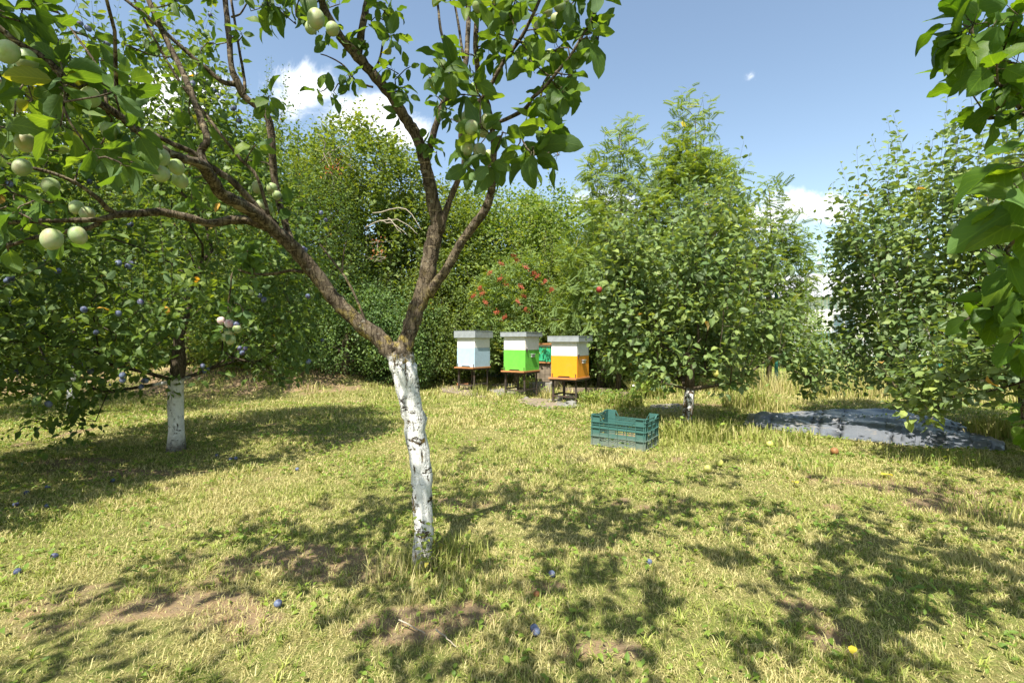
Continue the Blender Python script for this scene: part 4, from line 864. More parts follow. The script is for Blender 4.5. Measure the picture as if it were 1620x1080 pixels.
# ------------------------------------------------------------------ beehives and what stands round them
M['lid'] = plain('galvanised_sheet', (.36, .39, .42), .45, .5, .12, 12, metal=.35, bstr=.08, dirt=(.3, .3, .28), dirtamt=.35)
M['hivewhite'] = plain('white_hive_paint', (.72, .71, .68), .55, .3, .05, 14, dirt=(.5, .44, .35), dirtamt=.3)
M['hiveblue'] = plain('pale_blue_hive_paint', (.36, .49, .60), .55, .3, .07, 14, dirt=(.3, .32, .3), dirtamt=.3)
M['hivegreen'] = plain('green_hive_paint', (.13, .47, .06), .5, .35, .08, 14, dirt=(.12, .2, .05), dirtamt=.35)
M['hiveteal'] = plain('sea_green_hive_paint', (.03, .34, .17), .5, .35, .08, 14, dirt=(.1, .2, .1), dirtamt=.3)
def speck(name, col):
    m, t = newmat(name); ob = objco(t); n = noise(t, ob, 12, 4); c = mixc(t, n, tuple(v * .9 for v in col), tuple(min(1, v * 1.1) for v in col))
    c = mixc(t, maprange(t, noise(t, ob, 62, 1), .73, .76, 0, .85), c, (.16, .09, .02)); c = mixc(t, maprange(t, noise(t, ob, 5, 5, .7), .56, .75, 0, .4), c, (.45, .30, .1))
    out(t, principled(t, c, .5, .35, n, .1, .002).outputs[0]); return m
M['hiveorange'] = speck('orange_hive_paint', (.74, .29, .015))
M['boardwood'] = plain('orange_stained_wood', (.36, .17, .07), .6, .25, .25, 9, bstr=.2, dirt=(.2, .1, .05), stretch=(1, 4, 8))
M['metal_dark'] = plain('dark_painted_iron', (.045, .036, .03), .6, .35, .3, 30, dirt=(.16, .07, .03), dirtamt=.6)
M['metal_grip'] = plain('zinc_grip', (.55, .56, .57), .4, .5, .1, 20, metal=.6)
M['slot'] = plain('dark_entrance', (.03, .022, .015), .9, .05, .2, 20)
M['oldwood'] = plain('weathered_plank', (.18, .145, .11), .85, .1, .3, 7, bstr=.5, dirt=(.1, .08, .06), dirtamt=.6, stretch=(1, 6, 6))
M['concrete'] = plain('concrete', (.20, .19, .17), .9, .1, .2, 9, bstr=.4, dirt=(.16, .14, .11), dirtamt=.6, bd=.004)
M['brick'] = plain('orange_brick', (.42, .20, .10), .85, .1, .2, 20, bstr=.3)
M['stone'] = plain('pale_stone', (.19, .19, .175), .8, .15, .2, 8, bstr=.4, bd=.004)
def hive(name_lab, cornerpx, Y, th, zb, hb, hs, lidh, col, stand_lab, grip, w=.43, d=.46, cat='beehive', lidmat='lid', clips=True):
    th = R(th); cx = (cornerpx - 810) / FPX * Y; c = np.array((cx, Y)) + np.array((-math.cos(th), math.sin(th))) * w / 2 + np.array((math.sin(th), math.cos(th))) * d / 2
    g = gzf(*c); E = empty('beehive', (c[0], c[1], zb), -th, name_lab, cat, 'beehives on iron stands')
    mb = MB(); mb.box((0, -.03, -.012), (w + .03, d + .08, .024)); mb.build('bottom_board', M['boardwood'], E, bevel=.003)
    mb = MB(); mb.box((0, 0, hb / 2 + .001), (w, d, hb - .002)); bx = mb.build('brood_box', M[col], E, bevel=.003)
    mb = MB(); mb.add([(-.11, -d / 2 - .003, .002), (.11, -d / 2 - .003, .002), (.085, -d / 2 - .003, .022), (-.085, -d / 2 - .003, .022), (-.11, -d / 2 + .01, .002), (.11, -d / 2 + .01, .002), (.085, -d / 2 + .01, .022), (-.085, -d / 2 + .01, .022)],
        [(0, 1, 2, 3), (4, 7, 6, 5), (0, 4, 5, 1), (3, 2, 6, 7), (0, 3, 7, 4), (1, 5, 6, 2)]); mb.build('entrance', M['slot'], bx)
    mb = MB(); mb.box((0, 0, hb + hs / 2 + .001), (w - .004, d - .004, hs - .004)); mb.build('super', M['hivewhite'], E, bevel=.003)
    mb = MB(); zt = hb + hs; W2, D2 = w + .085, d + .085; mb.box((0, 0, zt + lidh / 2 - .01), (W2, D2, lidh)); mb.box((0, 0, zt + lidh - .0095), (W2 + .008, D2 + .008, .006)); mb.build('lid', M[lidmat], E, bevel=.002)
    if grip:
        mb = MB(); x0 = w / 2; mb.box((x0 + .012, -.0, hb * .72), (.024, .10, .045)); mb.box((x0 + .016, -.0, hb * .72 + .028), (.034, .12, .012)); mb.build('grip', M['metal_grip'], E, bevel=.003)
        mb = MB(); mb.box((x0 + .008, -d / 2 + .04, hb), (.016, .03, .05)); mb.build('clip', M['metal_dark'], E, bevel=.002)
    if clips:
        for sx_ in (-1, 1):
            mb = MB(); mb.box((sx_ * (w / 2 - .022), -d / 2 - .006, .03), (.012, .012, .06)); mb.build('bracket', M['metal_dark'], E, bevel=.002)
    S = None
    if stand_lab:
        S = empty('hive_stand', (c[0], c[1], g), -th, stand_lab, 'stand', 'iron hive stands'); H = zb - .024 - g; fw, fd = w + .02, d + .04
        mb = MB()
        for sy in (-1, 1): mb.box((0, sy * (fd / 2 - .02) - .02, H - .0145), (fw, .035, .025))
        for sx_ in (-1, 1): mb.box((sx_ * (fw / 2 - .018), -.02, H - .0155), (.03, fd - .11, .022))
        mb.build('frame', M['metal_dark'], S)
        for sx_ in (-1, 1):
            for sy in (-1, 1): mb = MB(); x, y = sx_ * (fw / 2 - .035), sy * (fd / 2 - .055) - .02; mb.box((x, y, H / 2 - .03), (.032, .006, H + .005)); mb.box((x + .013 * -sx_, y + .012, H / 2 - .03), (.006, .024, H + .004)); mb.build('leg', M['metal_dark'], S)
        for sy in (-1, 1): mb = MB(); mb.box((0, sy * (fd / 2 - .055) - .026, H * .30), (fw - .09, .005, .026)); mb.build('brace', M['metal_dark'], S)
        for sx_ in (-1, 1): mb = MB(); mb.box((sx_ * (fw / 2 - .028), -.02, H * .34), (.005, fd - .13, .026)); mb.build('brace', M['metal_dark'], S)
    return c
hive('pale blue beehive with white upper box and grey metal lid, leftmost of the row', 751, 8.9, 35, .473, .355, .20, .13, 'hiveblue', 'dark iron stand under the pale blue beehive', False)
hive('bright green beehive with white upper box and grey lid, in the middle of the row', 831, 8.0, 33, .459, .345, .235, .075, 'hivegreen', 'dark iron stand under the bright green beehive', True)
hive('orange beehive with white upper box and grey lid, rightmost and nearest of the row', 913, 7.2, 31, .404, .325, .225, .085, 'hiveorange', 'dark iron stand under the orange beehive', True)
hive('sea-green beehive set back on a timber block between the green and orange ones', 871, 9.5, 33, .545, .30, .05, .03, 'hiveteal', None, False, .42, .42, clips=False, lidmat='boardwood')
# timber block under the set-back hive
c = ((868 - 810) / FPX * 9.7, 9.7); E = empty('timber_block', (c[0], c[1], gzf(*c)), -.5, 'weathered upright timber block carrying the set-back sea-green beehive', 'timber block')
for k in range(4): mb = MB(); mb.box((-.165 + k * .11, 0, .255), (.104, .36, .52)); mb.build('plank', M['oldwood'], E, bevel=.006)
def block(name, px, py, d, rz, mat, label, cat, z=0, rx=0, hollow=False, group=None):
    x, y = G(px, py); mb = MB()
    if hollow:
        w_, dd, h = d; t_ = .03
        for k in (-1, 1): mb.box((0, k * (dd - t_) / 2, h / 2), (w_, t_, h))
        for k in (-1, 0, 1): mb.box((k * (w_ - t_) / 2, 0, h / 2), (t_, dd - 2 * t_ - .002, h - .004))
    else: mb.box((0, 0, d[2] / 2), d)
    o = mb.build(name, M[mat], None, bevel=min(d) * .08); o.location = (x, y, gzf(x, y) + z); o.rotation_euler = (rx, 0, rz); return tag(o, label, cat, group)
block('hollow_block', 857, 622, (.42, .2, .2), -.4, 'concrete', 'dark hollow concrete block in the weeds behind the gap between green and orange hives', 'concrete block', hollow=True)
block('wooden_block', 789, 613, (.26, .14, .07), .2, 'oldwood', 'dark squared timber lying right of the pale blue hive stand', 'timber')
block('brick', 731, 612, (.24, .12, .08), .3, 'brick', 'orange brick lying under the pale blue beehive', 'brick')
block('plank', 716, 608, (.62, .11, .03), .35, 'oldwood', 'upper old plank lying left of the pale blue hive stand', 'plank', z=.07)
block('plank', 722, 613, (.60, .10, .03), .12, 'oldwood', 'lower old plank lying left of the pale blue hive stand', 'plank')
block('plank', 700, 606, (.50, .09, .03), -.25, 'oldwood', 'short plank at the left end of the timber pile by the pale blue hive', 'plank', z=.035)
block('stone', 806, 611, (.22, .12, .05), .1, 'stone', 'pale flat stone behind the left leg of the green hive stand', 'stone')
block('border_board', 925, 622, (.9, .03, .10), -.16, 'oldwood', 'edging board behind the orange hive stand', 'board')
block('border_board', 1000, 628, (.9, .03, .09), -.30, 'oldwood', 'edging board between the orange hive stand and the apple tree', 'board')
def rock(px, py, r, label, seed, mat='stone', flat=.6):
    x, y = G(px, py); rg = np.random.default_rng(seed); V = []; F = []; n, k = 10, 7
    for i in range(k + 1):
        th = math.pi * i / k
        for j in range(n):
            ph = 2 * math.pi * j / n; q = r * (1 + rg.normal() * .10); V.append((q * math.sin(th) * math.cos(ph), q * .8 * math.sin(th) * math.sin(ph), q * flat * math.cos(th)))
    for i in range(k):
        for j in range(n): F.append((i * n + j, (i + 1) * n + j, (i + 1) * n + (j + 1) % n, i * n + (j + 1) % n))
    mb = MB(); mb.add(V, F); o = mb.build('stone', M[mat], None); o.location = (x, y, gzf(x, y) + r * flat * .5); return tag(o, label, 'stone')
rock(903, 643, .10, 'pale lump of stone in front of the orange hive stand', 3)
rock(832, 632, .06, 'small grey stone in front of the green hive stand', 4, 'concrete')
# worn slabs bedded in the grass in front of the hives
def slab(pts, label, mat='concrete', h=.03):
    g = [G(*p) for p in pts]; c = np.mean(g, 0); z = gzf(*c); n = len(g); mb = MB(); rg = np.random.default_rng(len(label))
    q = []
    for i in range(n):
        a, b = g[i], g[(i + 1) % n]
        for f in np.linspace(0, 1, 5)[:-1]: q.append(a + (b - a) * f + rg.normal(size=2) * .015)
    V = [(a[0] - c[0], a[1] - c[1], 0) for a in q] + [(a[0] - c[0], a[1] - c[1], h) for a in q]; k = len(q)
    mb.add(V, [tuple(range(k, 2 * k))] + [(i, (i + 1) % k, k + (i + 1) % k, k + i) for i in range(k)])
    o = mb.build('worn_stone_slab', M[mat], None, bevel=.006); o.location = (c[0], c[1], z - .012); return tag(o, label, 'paving slab')
M['dirtslab'] = plain('soil_covered_slab', (.20, .165, .125), .9, .1, .25, 10, bstr=.5, dirt=(.2, .15, .1), dirtamt=.6, bd=.006)
slab([(697, 614), (735, 612), (770, 621), (768, 629), (735, 627), (700, 620)], 'brown earth-stained slab in front of the pale blue hive stand', 'dirtslab')
slab([(774, 616), (822, 612), (834, 622), (790, 628)], 'grey slab between the pale blue and green hive stands')
slab([(818, 632), (860, 632), (882, 640), (880, 648), (850, 644), (822, 638)], 'brown slab in front of the green hive stand', 'dirtslab')
slab([(862, 623), (950, 626), (945, 640), (905, 646), (868, 640)], 'grey slab under the orange hive stand')
slab([(1030, 642), (1075, 640), (1082, 650), (1048, 656), (1028, 650)], 'pale broken slab left of the apple trunk')

# ------------------------------------------------------------------ plastic crate
def crate():
    A = np.array((1.138, 4.165)); th = math.atan2(.265, .403); w, d, h = .485, .375, .25
    c = A + np.array((-math.cos(th), math.sin(th))) * w / 2 + np.array((math.sin(th), math.cos(th))) * d / 2
    E = empty('plastic_crate', (c[0], c[1], gzf(*c) + .012), -th, 'green slatted plastic harvest crate standing empty on the lawn', 'crate'); E.rotation_euler[1] = R(.8)
    m, t = newmat('crate_plastic'); ob = objco(t); s = t.nodes.new('ShaderNodeSeparateXYZ'); t.links.new(ob, s.inputs[0])
    cc = mixc(t, noise(t, ob, 15, 4), (.035, .105, .092), (.055, .145, .128)); dz = math_(t, 'MULTIPLY', maprange(t, math_(t, 'ADD', s.outputs[2], math_(t, 'MULTIPLY', noise(t, ob, 18, 4), .16)), .24, .06), .6)
    cc = mixc(t, dz, cc, (.24, .22, .17)); out(t, principled(t, cc, .45, .4, noise(t, ob, 60, 3), .1, .001).outputs[0])
    def wall(L, end):
        mb = MB(); T = .004; cw = .075 if not end else .06
        xs = [-L / 2 + cw, L / 2 - cw]; nslot = 4 if not end else 2; top = h if end else h - .03
        for k in (-1, 1): mb.box((k * (L / 2 - cw / 2), 0, (h + (.028 if True else 0)) / 2), (cw, T, h + .024))      # solid corner panels stand proud
        tiers = [(.012, .082), (.088, .158), (.164, top - .012)]
        for z0, z1 in tiers:
            zs = z0 + (z1 - z0) * .42; mb.box((0, 0, (z0 + zs) / 2), (L - 2 * cw - .001, T, zs - z0)); mb.box((0, 0, z1 - .004), (L - 2 * cw - .001, T, .007))
            mb.box((0, 0, zs + (z1 - zs) * .45), (L - 2 * cw - .001, T * .8, .006))
        for z in (.006, .085, .161, top - .006): mb.box((0, -.007, z), (L + .012, .016, .0055))
        mb.box((0, -.004, top - .030), (L + .008, .012, .0045))
        n = 2 * nslot - (0 if end else 3)
        for x in np.linspace(xs[0], xs[1], nslot + 1): mb.box((x, -.006, top / 2 + .004), (.005, .011, top - .006))
        for k in (-1, 1): mb.box((k * (L / 2 - .004), -.006, (h + .024) / 2), (.006, .011, h + .024)); mb.box((k * (L / 2 - cw / 2), -.007, h + .0245), (cw + .006, .016, .005))
        for k in (-1, 1): mb.bar((k * (L / 2 - cw), -.006, h + .024), (k * (L / 2 - cw - .03), -.006, top), .014, .005)
        if end:
            hw = .052    # hand hold: a bridge over an opening
            mb.box((0, 0, h + .012), (2 * hw + .05, T * 1.6, .012)); 
            for k in (-1, 1): mb.bar((k * (hw + .02), 0, h + .016), (k * (L / 2 - cw + .004), 0, h + .024), T * 1.5, .012); mb.box((k * (hw + .016), 0, h - .002), (.014, T * 1.4, .034))
            
        return mb
    for k, (L, rz, loc) in enumerate(((w, 0, (0, -d / 2, 0)), (w, math.pi, (0, d / 2, 0)))): o = wall(L, False).build('long_side', m, E); o.rotation_euler = (0, 0, rz); o.location = loc
    for k, (L, rz, loc) in enumerate(((d, math.pi / 2, (w / 2, 0, 0)), (d, -math.pi / 2, (-w / 2, 0, 0)))): o = wall(L, True).build('end_panel', m, E); o.rotation_euler = (0, 0, rz); o.location = loc
    mb = MB()
    for x in np.linspace(-w / 2 + .02, w / 2 - .02, 14): mb.box((x, 0, .010), (.008, d - .01, .008))
    for y in np.linspace(-d / 2 + .02, d / 2 - .02, 9): mb.box((0, y, .0062), (w - .01, .008, .007))
    mb.build('base_grid', m, E)
crate()

# ------------------------------------------------------------------ black ground sheet
def ground_sheet():
    rg = np.random.default_rng(9); nu, nv = 90, 34; V = []
    a = np.array(WM_TOP); b = np.array(WM_BOT); t = np.linspace(0, 1, 5)
    for i in range(nu):
        u = i / (nu - 1); pa = np.array([np.interp(u, t, a[:, k]) for k in (0, 1)]); pb = np.array([np.interp(u, t, b[:, k]) for k in (0, 1)])
        pa = pa + rg.normal(size=2) * .02; pb = pb + rg.normal(size=2) * .02
        for j in range(nv):
            v = j / (nv - 1); q = pa * (1 - v) + pb * v; V.append((q[0], q[1], 0))
    V = np.array(V); x, y = V[:, 0], V[:, 1]; al = norm(b[3] - b[0]); s_ = x * al[0] + y * al[1]; p_ = -x * al[1] + y * al[0]
    z = (vn(s_, p_ * 4, .5, 91) ** 2) * .05 + vn(s_ * .5, p_ * 3, .12, 92) * .03 + vn(x, y, .06, 93) * .005 + .010
    z += .02 * sstep(vn(x, y, .8, 94), .5, .8); jj = np.tile(np.arange(nv) / (nv - 1), nu); ii = np.repeat(np.arange(nu) / (nu - 1), nv); V[:, 2] = z * np.clip(np.minimum(np.sin(jj * math.pi) * 2.2, np.sin(ii * math.pi) * 6), .18, 1) + gz(x, y)
    c = V.mean(0) * np.array((1, 1, 0)); F = [(i * nv + j, (i + 1) * nv + j, (i + 1) * nv + j + 1, i * nv + j + 1) for i in range(nu - 1) for j in range(nv - 1)]
    mb = MB(); mb.add(V - c, F); m, t_ = newmat('woven_ground_sheet'); ob = objco(t_); wv = t_.nodes.new('ShaderNodeTexWave'); wv.inputs['Scale'].default_value = 60; t_.links.new(ob, wv.inputs[0])
    cc = mixc(t_, noise(t_, ob, 5, 6, .7), (.085, .095, .115), (.19, .205, .235)); cc = mixc(t_, maprange(t_, noise(t_, ob, 3, 5, .7), .52, .68, 0, .75), cc, (.32, .28, .22))
    out(t_, principled(t_, cc, .42, .6, wv.outputs[1], .15, .002).outputs[0]); o = mb.build('ground_sheet', m, None, smooth=True); o.location = c
    sd_ = o.modifiers.new('thickness', 'SOLIDIFY'); sd_.thickness = .003
    tag(o, 'wrinkled dark woven sheet spread on the ground beneath the right apple tree', 'ground sheet')
ground_sheet()

# ------------------------------------------------------------------ fence of green wire panels
def fence():
    d = norm(FENCE_B - FENCE_A); L = float(np.linalg.norm(FENCE_B - FENCE_A)); E = empty('wire_fence', (FENCE_A[0], FENCE_A[1], 0), math.atan2(d[1], d[0]), 'green welded wire panel fence running behind the hives and out to the right', 'fence')
    gm = plain('green_coated_wire', (.03, .16, .12), .45, .4, .1, 20); n = 9; step = L / n; H = 2.0
    for i in range(n + 1):
        mb = MB(); mb.box((i * step, .0, H / 2 + .02), (.06, .06, H + .1)); mb.build('post', gm, E, bevel=.004)
        if i == n: break
        mb = MB()
        for x in np.arange(i * step + .05, (i + 1) * step - .03, .06): mb.box((x, -.04, H / 2), (.006, .006, H - .06))
        for z in (.08, .6, .66, 1.2, 1.26, 1.9, 1.96): mb.box((i * step + step / 2, -.047, z), (step - .02, .008, .008))
        mb.build('wire_panel', gm, E)
fence()

# ------------------------------------------------------------------ weeds, tufts, flowers
def tuft(px, py, n, r, h, label, dry=.2, w=.006, seed=0, cat='grass tuft', leaf=0, y=None, group=None, colr=(.2, .9)):
    rg = np.random.default_rng(seed + int(px) * 7 + int(py)); cx, cy = G(px, py); a = rg.uniform(0, 6.28, n); q = r * np.sqrt(rg.random(n)); x = cx + q * np.cos(a); yy = cy + q * np.sin(a) * .8
    z = float(gz(cx, cy)); E = empty('weed_tuft' if leaf else 'grass_tuft', (cx, cy, z), 0, label, cat, group)
    dr = np.clip(rg.random(n) * .4 + (rg.random(n) < dry) * .7, 0, 1)
    blades('blades', x, yy, h * rg.uniform(.5, 1.1, n), w * rg.uniform(.6, 1.3, n), np.clip(rg.normal(.45, .25, n), .05, 1.3), dr, M['grass'], rg, parent=E, z=gz(x, yy) - .01, loc=(cx, cy, z), col_r=rg.uniform(*colr, n))
    if leaf:
        p = np.stack([x, yy, z + h * rg.random(n) * .9], -1)[:leaf] - (cx, cy, z); dd = rg.normal(size=(len(p), 3)) * (1, 1, .4) + (0, 0, .2)
        leaf_cloud('leaves', T_MID, p, dd, rg.uniform(.5, 1.1, len(p)) * max(.04, h * .26), rg.uniform(.1, .95, len(p)), M['clover'], E, rg)
    return E
tuft(640, 908, 200, .16, .13, 'tall half-dry grass left of the nearest trunk foot', .5, .004)
tuft(700, 890, 300, .17, .12, 'dense dark green grass right of the nearest trunk foot', .25, .004)
tuft(735, 880, 150, .13, .10, 'grass clump a step right of the nearest trunk', .3, .004)
tuft(745, 925, 140, .15, .08, 'straw-tipped grass in front and right of the nearest trunk', .5, .004)
tuft(672, 945, 130, .12, .075, 'dry pale grass in front of the nearest trunk foot', .8, .004)
for k, (a, b, n, r, h, dr, lf, lab) in enumerate(((757, 628, 60, .14, .22, .1, 0, 'arching long grass before the pale blue hive stand'), (808, 632, 110, .22, .15, .3, 40, 'pale spiky weeds left of the green hive stand'), (838, 621, 150, .2, .28, .2, 90, 'tall weeds under the green beehive'),
    (868, 632, 90, .14, .26, .6, 10, 'straw-coloured blades between green and orange hive stands'), (932, 640, 130, .18, .20, .15, 120, 'leafy weeds around the orange hive stand foot'), (955, 638, 170, .22, .22, .2, 100, 'weeds right of the orange hive stand'),
    (985, 645, 200, .28, .25, .2, 160, 'dark leafy weeds behind the green crate'), (1025, 630, 200, .3, .36, .3, 160, 'flowering weed bed left of the round apple tree'), (1060, 622, 200, .35, .34, .3, 120, 'weeds behind the apple trunk, left part'),
    (1068, 690, 260, .24, .20, .15, 20, 'dark grass between crate and apple trunk'), (1108, 695, 300, .28, .24, .15, 20, 'tall dark grass right of the apple trunk'), (1150, 690, 220, .3, .17, .2, 20, 'shaded grass at the left end of the ground sheet'),
    (1178, 645, 260, .3, .34, .3, 30, 'bright tall grass tuft behind the left end of the ground sheet'), (1215, 648, 160, .25, .26, .4, 20, 'bright grass tuft by the far edge of the ground sheet'), (1240, 700, 260, .3, .15, .2, 60, 'low green weeds along the near edge of the ground sheet'),
    (1580, 690, 240, .26, .26, .2, 30, 'tall grass at the right end of the ground sheet'), (1380, 668, 60, .16, .10, .5, 30, 'yellowish weed growing through the ground sheet'), (430, 588, 240, .4, .55, .1, 200, 'leafy weeds at the foot of the soil bank'), (480, 586, 200, .35, .45, .2, 160, 'weeds at the lawn edge left of the nearest trunk'),
    (1480, 730, 260, .35, .12, .2, 40, 'shaded grass clump in front of the ground sheet'), (1290, 745, 130, .2, .11, .3, 20, 'grass clump with a yellow leaf in the right lawn'), (1575, 815, 180, .25, .12, .3, 20, 'grass clump near the right edge'),
    (690, 588, 200, .45, .32, .2, 160, 'green weeds left of the pale blue hive stand'), (945, 603, 200, .4, .3, .2, 120, 'green weeds behind the orange beehive'))):
    tuft(a, b, int(n * 1.8), r, h * (1.0 if b > 655 else 1.12), lab, dr, .011 if b < 720 else .005, k, 'weeds' if lf else 'grass tuft', int(lf * 1.8))
# tall dry meadow strip along the fence
def strip():
    rg = np.random.default_rng(12); n = 16000; t = rg.random(n); d = norm(FENCE_B - FENCE_A); o = rg.uniform(-1.3, .5, n); s = t * 12 + 11.0
    x = FENCE_A[0] + d[0] * s - d[1] * o; y = FENCE_A[1] + d[1] * s + d[0] * o; k = (x > 3.6) & (vn(x, y, .5, 7) > .25); x, y = x[k], y[k]; n = len(x)
    blades('meadow_grass', x, y, rg.uniform(.18, .48, n), rg.uniform(.006, .013, n), np.clip(rg.normal(.45, .3, n), .05, 1.3), np.clip((rg.random(n) < .62) * .85 + rg.uniform(0, .25, n), 0, 1), M['grass'], rg, kind='stuff')
strip()
# white wildflowers
def flowers():
    rg = np.random.default_rng(3); wm = plain('white_petals', (.8, .78, .78), .6, .2, .05, 20); sm = plain('flower_stalk', (.12, .22, .05), .6, .2)
    mb = MB(); base = None
    for i in range(11):
        mb = MB(); n = 7; V = [(0, 0, 0)] + [(math.cos(k * 6.283 / 14) * (.014 if k % 2 else .006), math.sin(k * 6.283 / 14) * (.014 if k % 2 else .006), .003) for k in range(14)]
        mb.add(V, [(0, k + 1, (k + 1) % 14 + 1) for k in range(14)])
        px, py = rg.uniform(1002, 1062), rg.uniform(608, 636); x, y = G(px, py); y += .0; h = rg.uniform(.22, .36); E = empty('wildflower', (x, y, gzf(x, y)), 0, 'small white flower in the weeds left of the round apple tree', 'flower', 'white wildflowers by the apple tree')
        o = mb.build('blossom', wm, E); o.location = (0, 0, h); o.rotation_euler = (R(55), 0, rg.uniform(-1, 1)); o.scale = (1.6, 1.6, 1.6); mb = MB(); mb.tube([(0, 0, 0), (.01, 0, h * .5), (0, 0, h - .002)], [.003, .0025, .002], 4); mb.build('stalk', sm, E)
flowers()
# leafy sucker at the foot of the nearest trunk
def sucker():
    rg = np.random.default_rng(8); x, y = -.30, 2.02; E = empty('root_sucker', (x, y, gzf(x, y)), 0, 'bright leafy sucker sprouting right beside the nearest trunk foot', 'sapling'); mb = MB(); b = rg.normal(size=(9, 3)) * (.035, .03, 0)
    p, d, s = shoots(mb, b, norm(rg.normal(size=(9, 3)) * .22 + (-.05, 0, 1)), rg.uniform(.14, .30, 9), .016, .034, rg, stem=.0018); mb.build('stems', M['barkplain'], E)
    leaf_cloud('leaves', T_NEAR, p, d, s, rg.uniform(.5, 1, len(p)), M['bgleaf'], E, rg)
sucker()

# ------------------------------------------------------------------ fallen fruit, sticks
def fallen(kind, mesh, pts, labels, r, cat, group=None):
    for k, (px, py) in enumerate(pts):
        x, y = G(px, py); o = link(kind, mesh, None); o.location = (x, y, gzf(x, y) + r * .75 + .006); o.rotation_euler = (1.4, k * .7, k * 1.3); tag(o, labels[k] if isinstance(labels, (list, tuple)) else labels, cat, group)
bpm = plum_mesh(.0135, 'blueplum')
fallen('fallen_plum', bpm, [(343, 723), (365, 728), (373, 727), (470, 745), (178, 762), (75, 774), (42, 784), (25, 801), (75, 803), (86, 886), (28, 912), (440, 957), (845, 1004), (848, 1009), (1027, 893), (873, 917)],
    ['blue plum on the grass just right of the left whitewashed trunk', 'left one of two fallen plums lying side by side right of the left trunk', 'right one of two fallen plums lying side by side right of the left trunk', 'lone pale blue plum on sunlit lawn between the two whitewashed trunks',
     'blue plum in the shade left of the left whitewashed trunk', 'pale fallen plum on a soil patch at left', 'fallen plum in grass near the left edge, upper one', 'fallen plum nearest the left edge of the lawn', 'fallen plum in the shade strip at left', 'greyish fallen plum in the left foreground grass',
     'small fallen plum below the greyish one at the left edge', 'pale fallen plum on bare soil left of the nearest trunk', 'fallen plum in the bottom foreground shade, upper of two touching', 'fallen plum in the bottom foreground shade, lower of two touching', 'pinkish fallen plum on the lawn below the crate', 'fallen plum in the shade right of the nearest trunk'], .012, 'plum')
ya = apple_mesh(.028, 'yellowapple'); ba = apple_mesh(.030, 'brownapple')
fallen('fallen_apple', ya, [(1138, 738), (1218, 708), (1120, 749)], ['bright yellow-green apple on sunlit lawn right of the crate', 'pale yellow apple at the edge of the tree shade', 'small yellow windfall beside the bright yellow-green apple'], .034, 'apple')
fallen('fallen_apple', ba, [(1320, 720)], ['brown rotting apple in the shade before the ground sheet'], .036, 'apple'); fallen('fallen_plum', plum_mesh(.012, 'brownapple'), [(849, 948)], ['reddish rotten fruit in the foreground shade right of the nearest trunk'], .011, 'plum')
def leaf_single(px, py, label, s, rz):
    x, y = G(px, py); o = leaf_cloud('fallen_leaf', T_NEAR[:1], [(0, 0, 0)], [(math.cos(rz), math.sin(rz), .1)], s, .5, M['yellowfallen'], None, np.random.default_rng(1), jit=.1); o.location = (x, y, gzf(x, y) + .035); tag(o, label, 'leaf')
M['yellowfallen'] = leaf_mat('yellow_fallen_leaf', [(0, (.55, .48, .05)), (1, (.6, .5, .06))], (.5, .45, .1), .3)
for a in ((1395, 760, 'yellow leaf lying in the right lawn near the soil patch', .10, .3), (1262, 774, 'small yellow leaf on the sunlit right lawn', .07, 1.5), (145, 715, 'yellow leaf on the grass left of the left whitewashed trunk', .10, 2.2), (1350, 1030, 'yellow leaf in the bottom right foreground', .04, 4)): leaf_single(*a)
def stick(a, b, r, label):
    pa = np.array((*G(*a), 0)); pb = np.array((*G(*b), 0)); pa[2] = gzf(pa[0], pa[1]) + .03; pb[2] = gzf(pb[0], pb[1]) + .02; t = np.linspace(0, 1, 8)[:, None]; q = pa + (pb - pa) * t + RNG.normal(size=(8, 3)) * (.0016, .0016, .001)
    mb = MB(); mb.tube(q - pa, np.linspace(r, r * .5, 8), 5); o = mb.build('stick', M['deadwood'], None, smooth=True); o.location = pa; tag(o, label, 'stick')
stick((632, 996), (672, 1012), .003, 'left thin dry twig on the shaded ground in front of the nearest trunk'); stick((690, 1010), (722, 1034), .003, 'right thin dry twig on the shaded ground in front of the nearest trunk'); stick((415, 880), (440, 850), .0025, 'thin stalk among grass left of the nearest trunk')

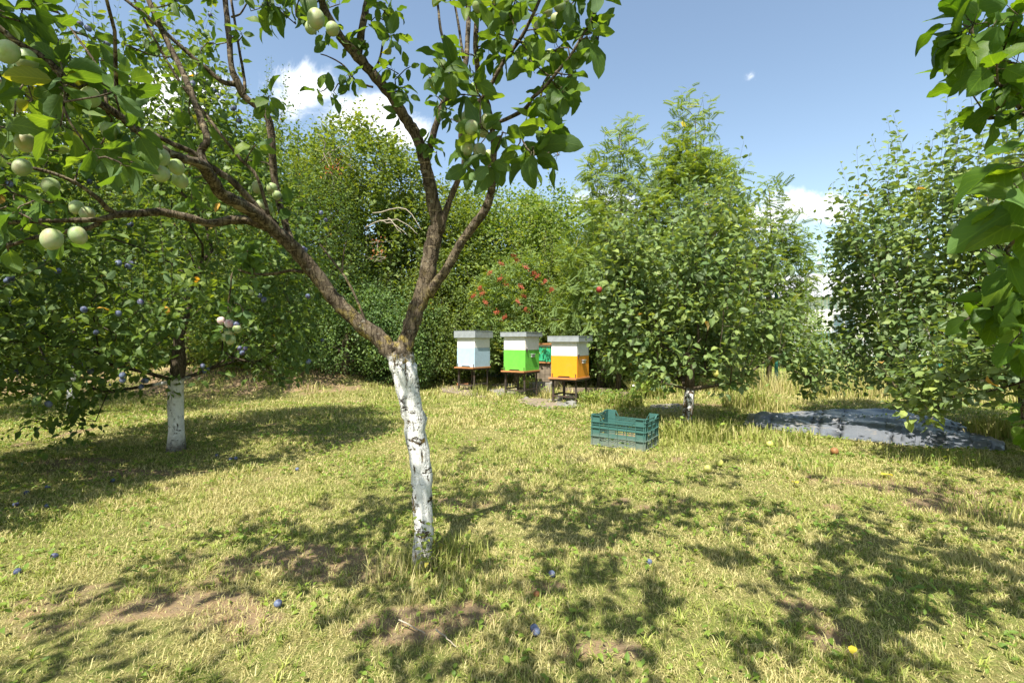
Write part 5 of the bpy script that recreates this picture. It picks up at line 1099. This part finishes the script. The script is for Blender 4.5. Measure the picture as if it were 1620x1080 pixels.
# ------------------------------------------------------------------ beyond the fence: white house and a parked car
def house():
    x, y = (1335 - 810) / FPX * 31, 31; E = empty('house', (x, y, 0), -.25, 'white rendered house beyond the field, glimpsed between the two apple trees', 'house')
    wm = plain('white_render', (.74, .72, .70), .8, .2, .05, 2, bstr=.05); rm = plain('grey_roof_sheet', (.42, .43, .46), .6, .3, .1, 3); gm = plain('window_glass', (.10, .13, .16), .15, .6, .1, 2); fm = plain('window_frame_paint', (.55, .52, .5), .5, .3)
    mb = MB(); mb.box((0, 4, 1.9), (10, 8, 3.8)); mb.build('wall', wm, E)
    mb = MB(); mb.add([(-5.4, -.5, 3.8), (5.4, -.5, 3.8), (5.4, 8.5, 3.8), (-5.4, 8.5, 3.8), (-5.4, 4, 5.8), (5.4, 4, 5.8)], [(0, 1, 5, 4), (2, 3, 4, 5), (0, 4, 3), (1, 2, 5), (0, 3, 2, 1)]); mb.build('roof', rm, E)
    for xx in (-3.2, 0, 3.2):
        mb = MB(); 
        for a, b in (((xx, -.03, 2.72), (1.4, .08, .08)), ((xx, -.03, 1.28), (1.4, .08, .08)), ((xx - .66, -.03, 2), (.08, .08, 1.36)), ((xx + .66, -.03, 2), (.08, .08, 1.36)), ((xx, -.03, 2), (.06, .07, 1.36))): mb.box(a, b)
        f = mb.build('window', fm, E); mb = MB(); mb.box((xx, -.008, 2), (1.24, .02, 1.36)); mb.build('pane', gm, f)
    mb = MB()
    for k in range(7): mb.box((0, -.012, .5 + k * .48), (9.98, .02, .015))
    mb.build('render_joints', fm, E)
house()
def car():
    x, y = (1290 - 810) / FPX * 24, 24; E = empty('parked_car', (x, y, 0), .15, 'silver-grey car parked beyond the field, its roof glimpsed between the apple trees', 'car'); pm = plain('silver_paint', (.55, .57, .6), .3, .5, .04, 3, metal=.5); gm = plain('car_glass', (.04, .05, .06), .1, .6); tm = plain('tyre', (.03, .03, .03), .8, .2)
    prof = [(-2.1, .35), (-2.15, .75), (-1.9, .95), (-1.1, 1.0), (-.5, 1.42), (.9, 1.45), (1.6, 1.05), (2.05, .95), (2.15, .6), (2.1, .35)]; n = len(prof); mb = MB()
    V = [(a, -.85, b) for a, b in prof] + [(a, .85, b) for a, b in prof]; mb.add(V, [tuple(range(n)), tuple(range(2 * n - 1, n - 1, -1))] + [(i, n + i, n + (i + 1) % n, (i + 1) % n) for i in range(n)]); mb.build('body', pm, E, bevel=.05)
    for s in (-1, 1): mb = MB(); mb.add([(-.95, s * .856, 1.03), (1.35, s * .856, 1.03), (.8, s * .856, 1.36), (-.42, s * .856, 1.34)], [(0, 1, 2, 3)]); mb.build('side_window', gm, E)
    for xx in (-1.35, 1.35):
        for s in (-1, 1): mb = MB(); mb.tube([(xx, s * .72, .32), (xx, s * .88, .32)], [.32, .32], 20); mb.build('wheel', tm, E)
car()
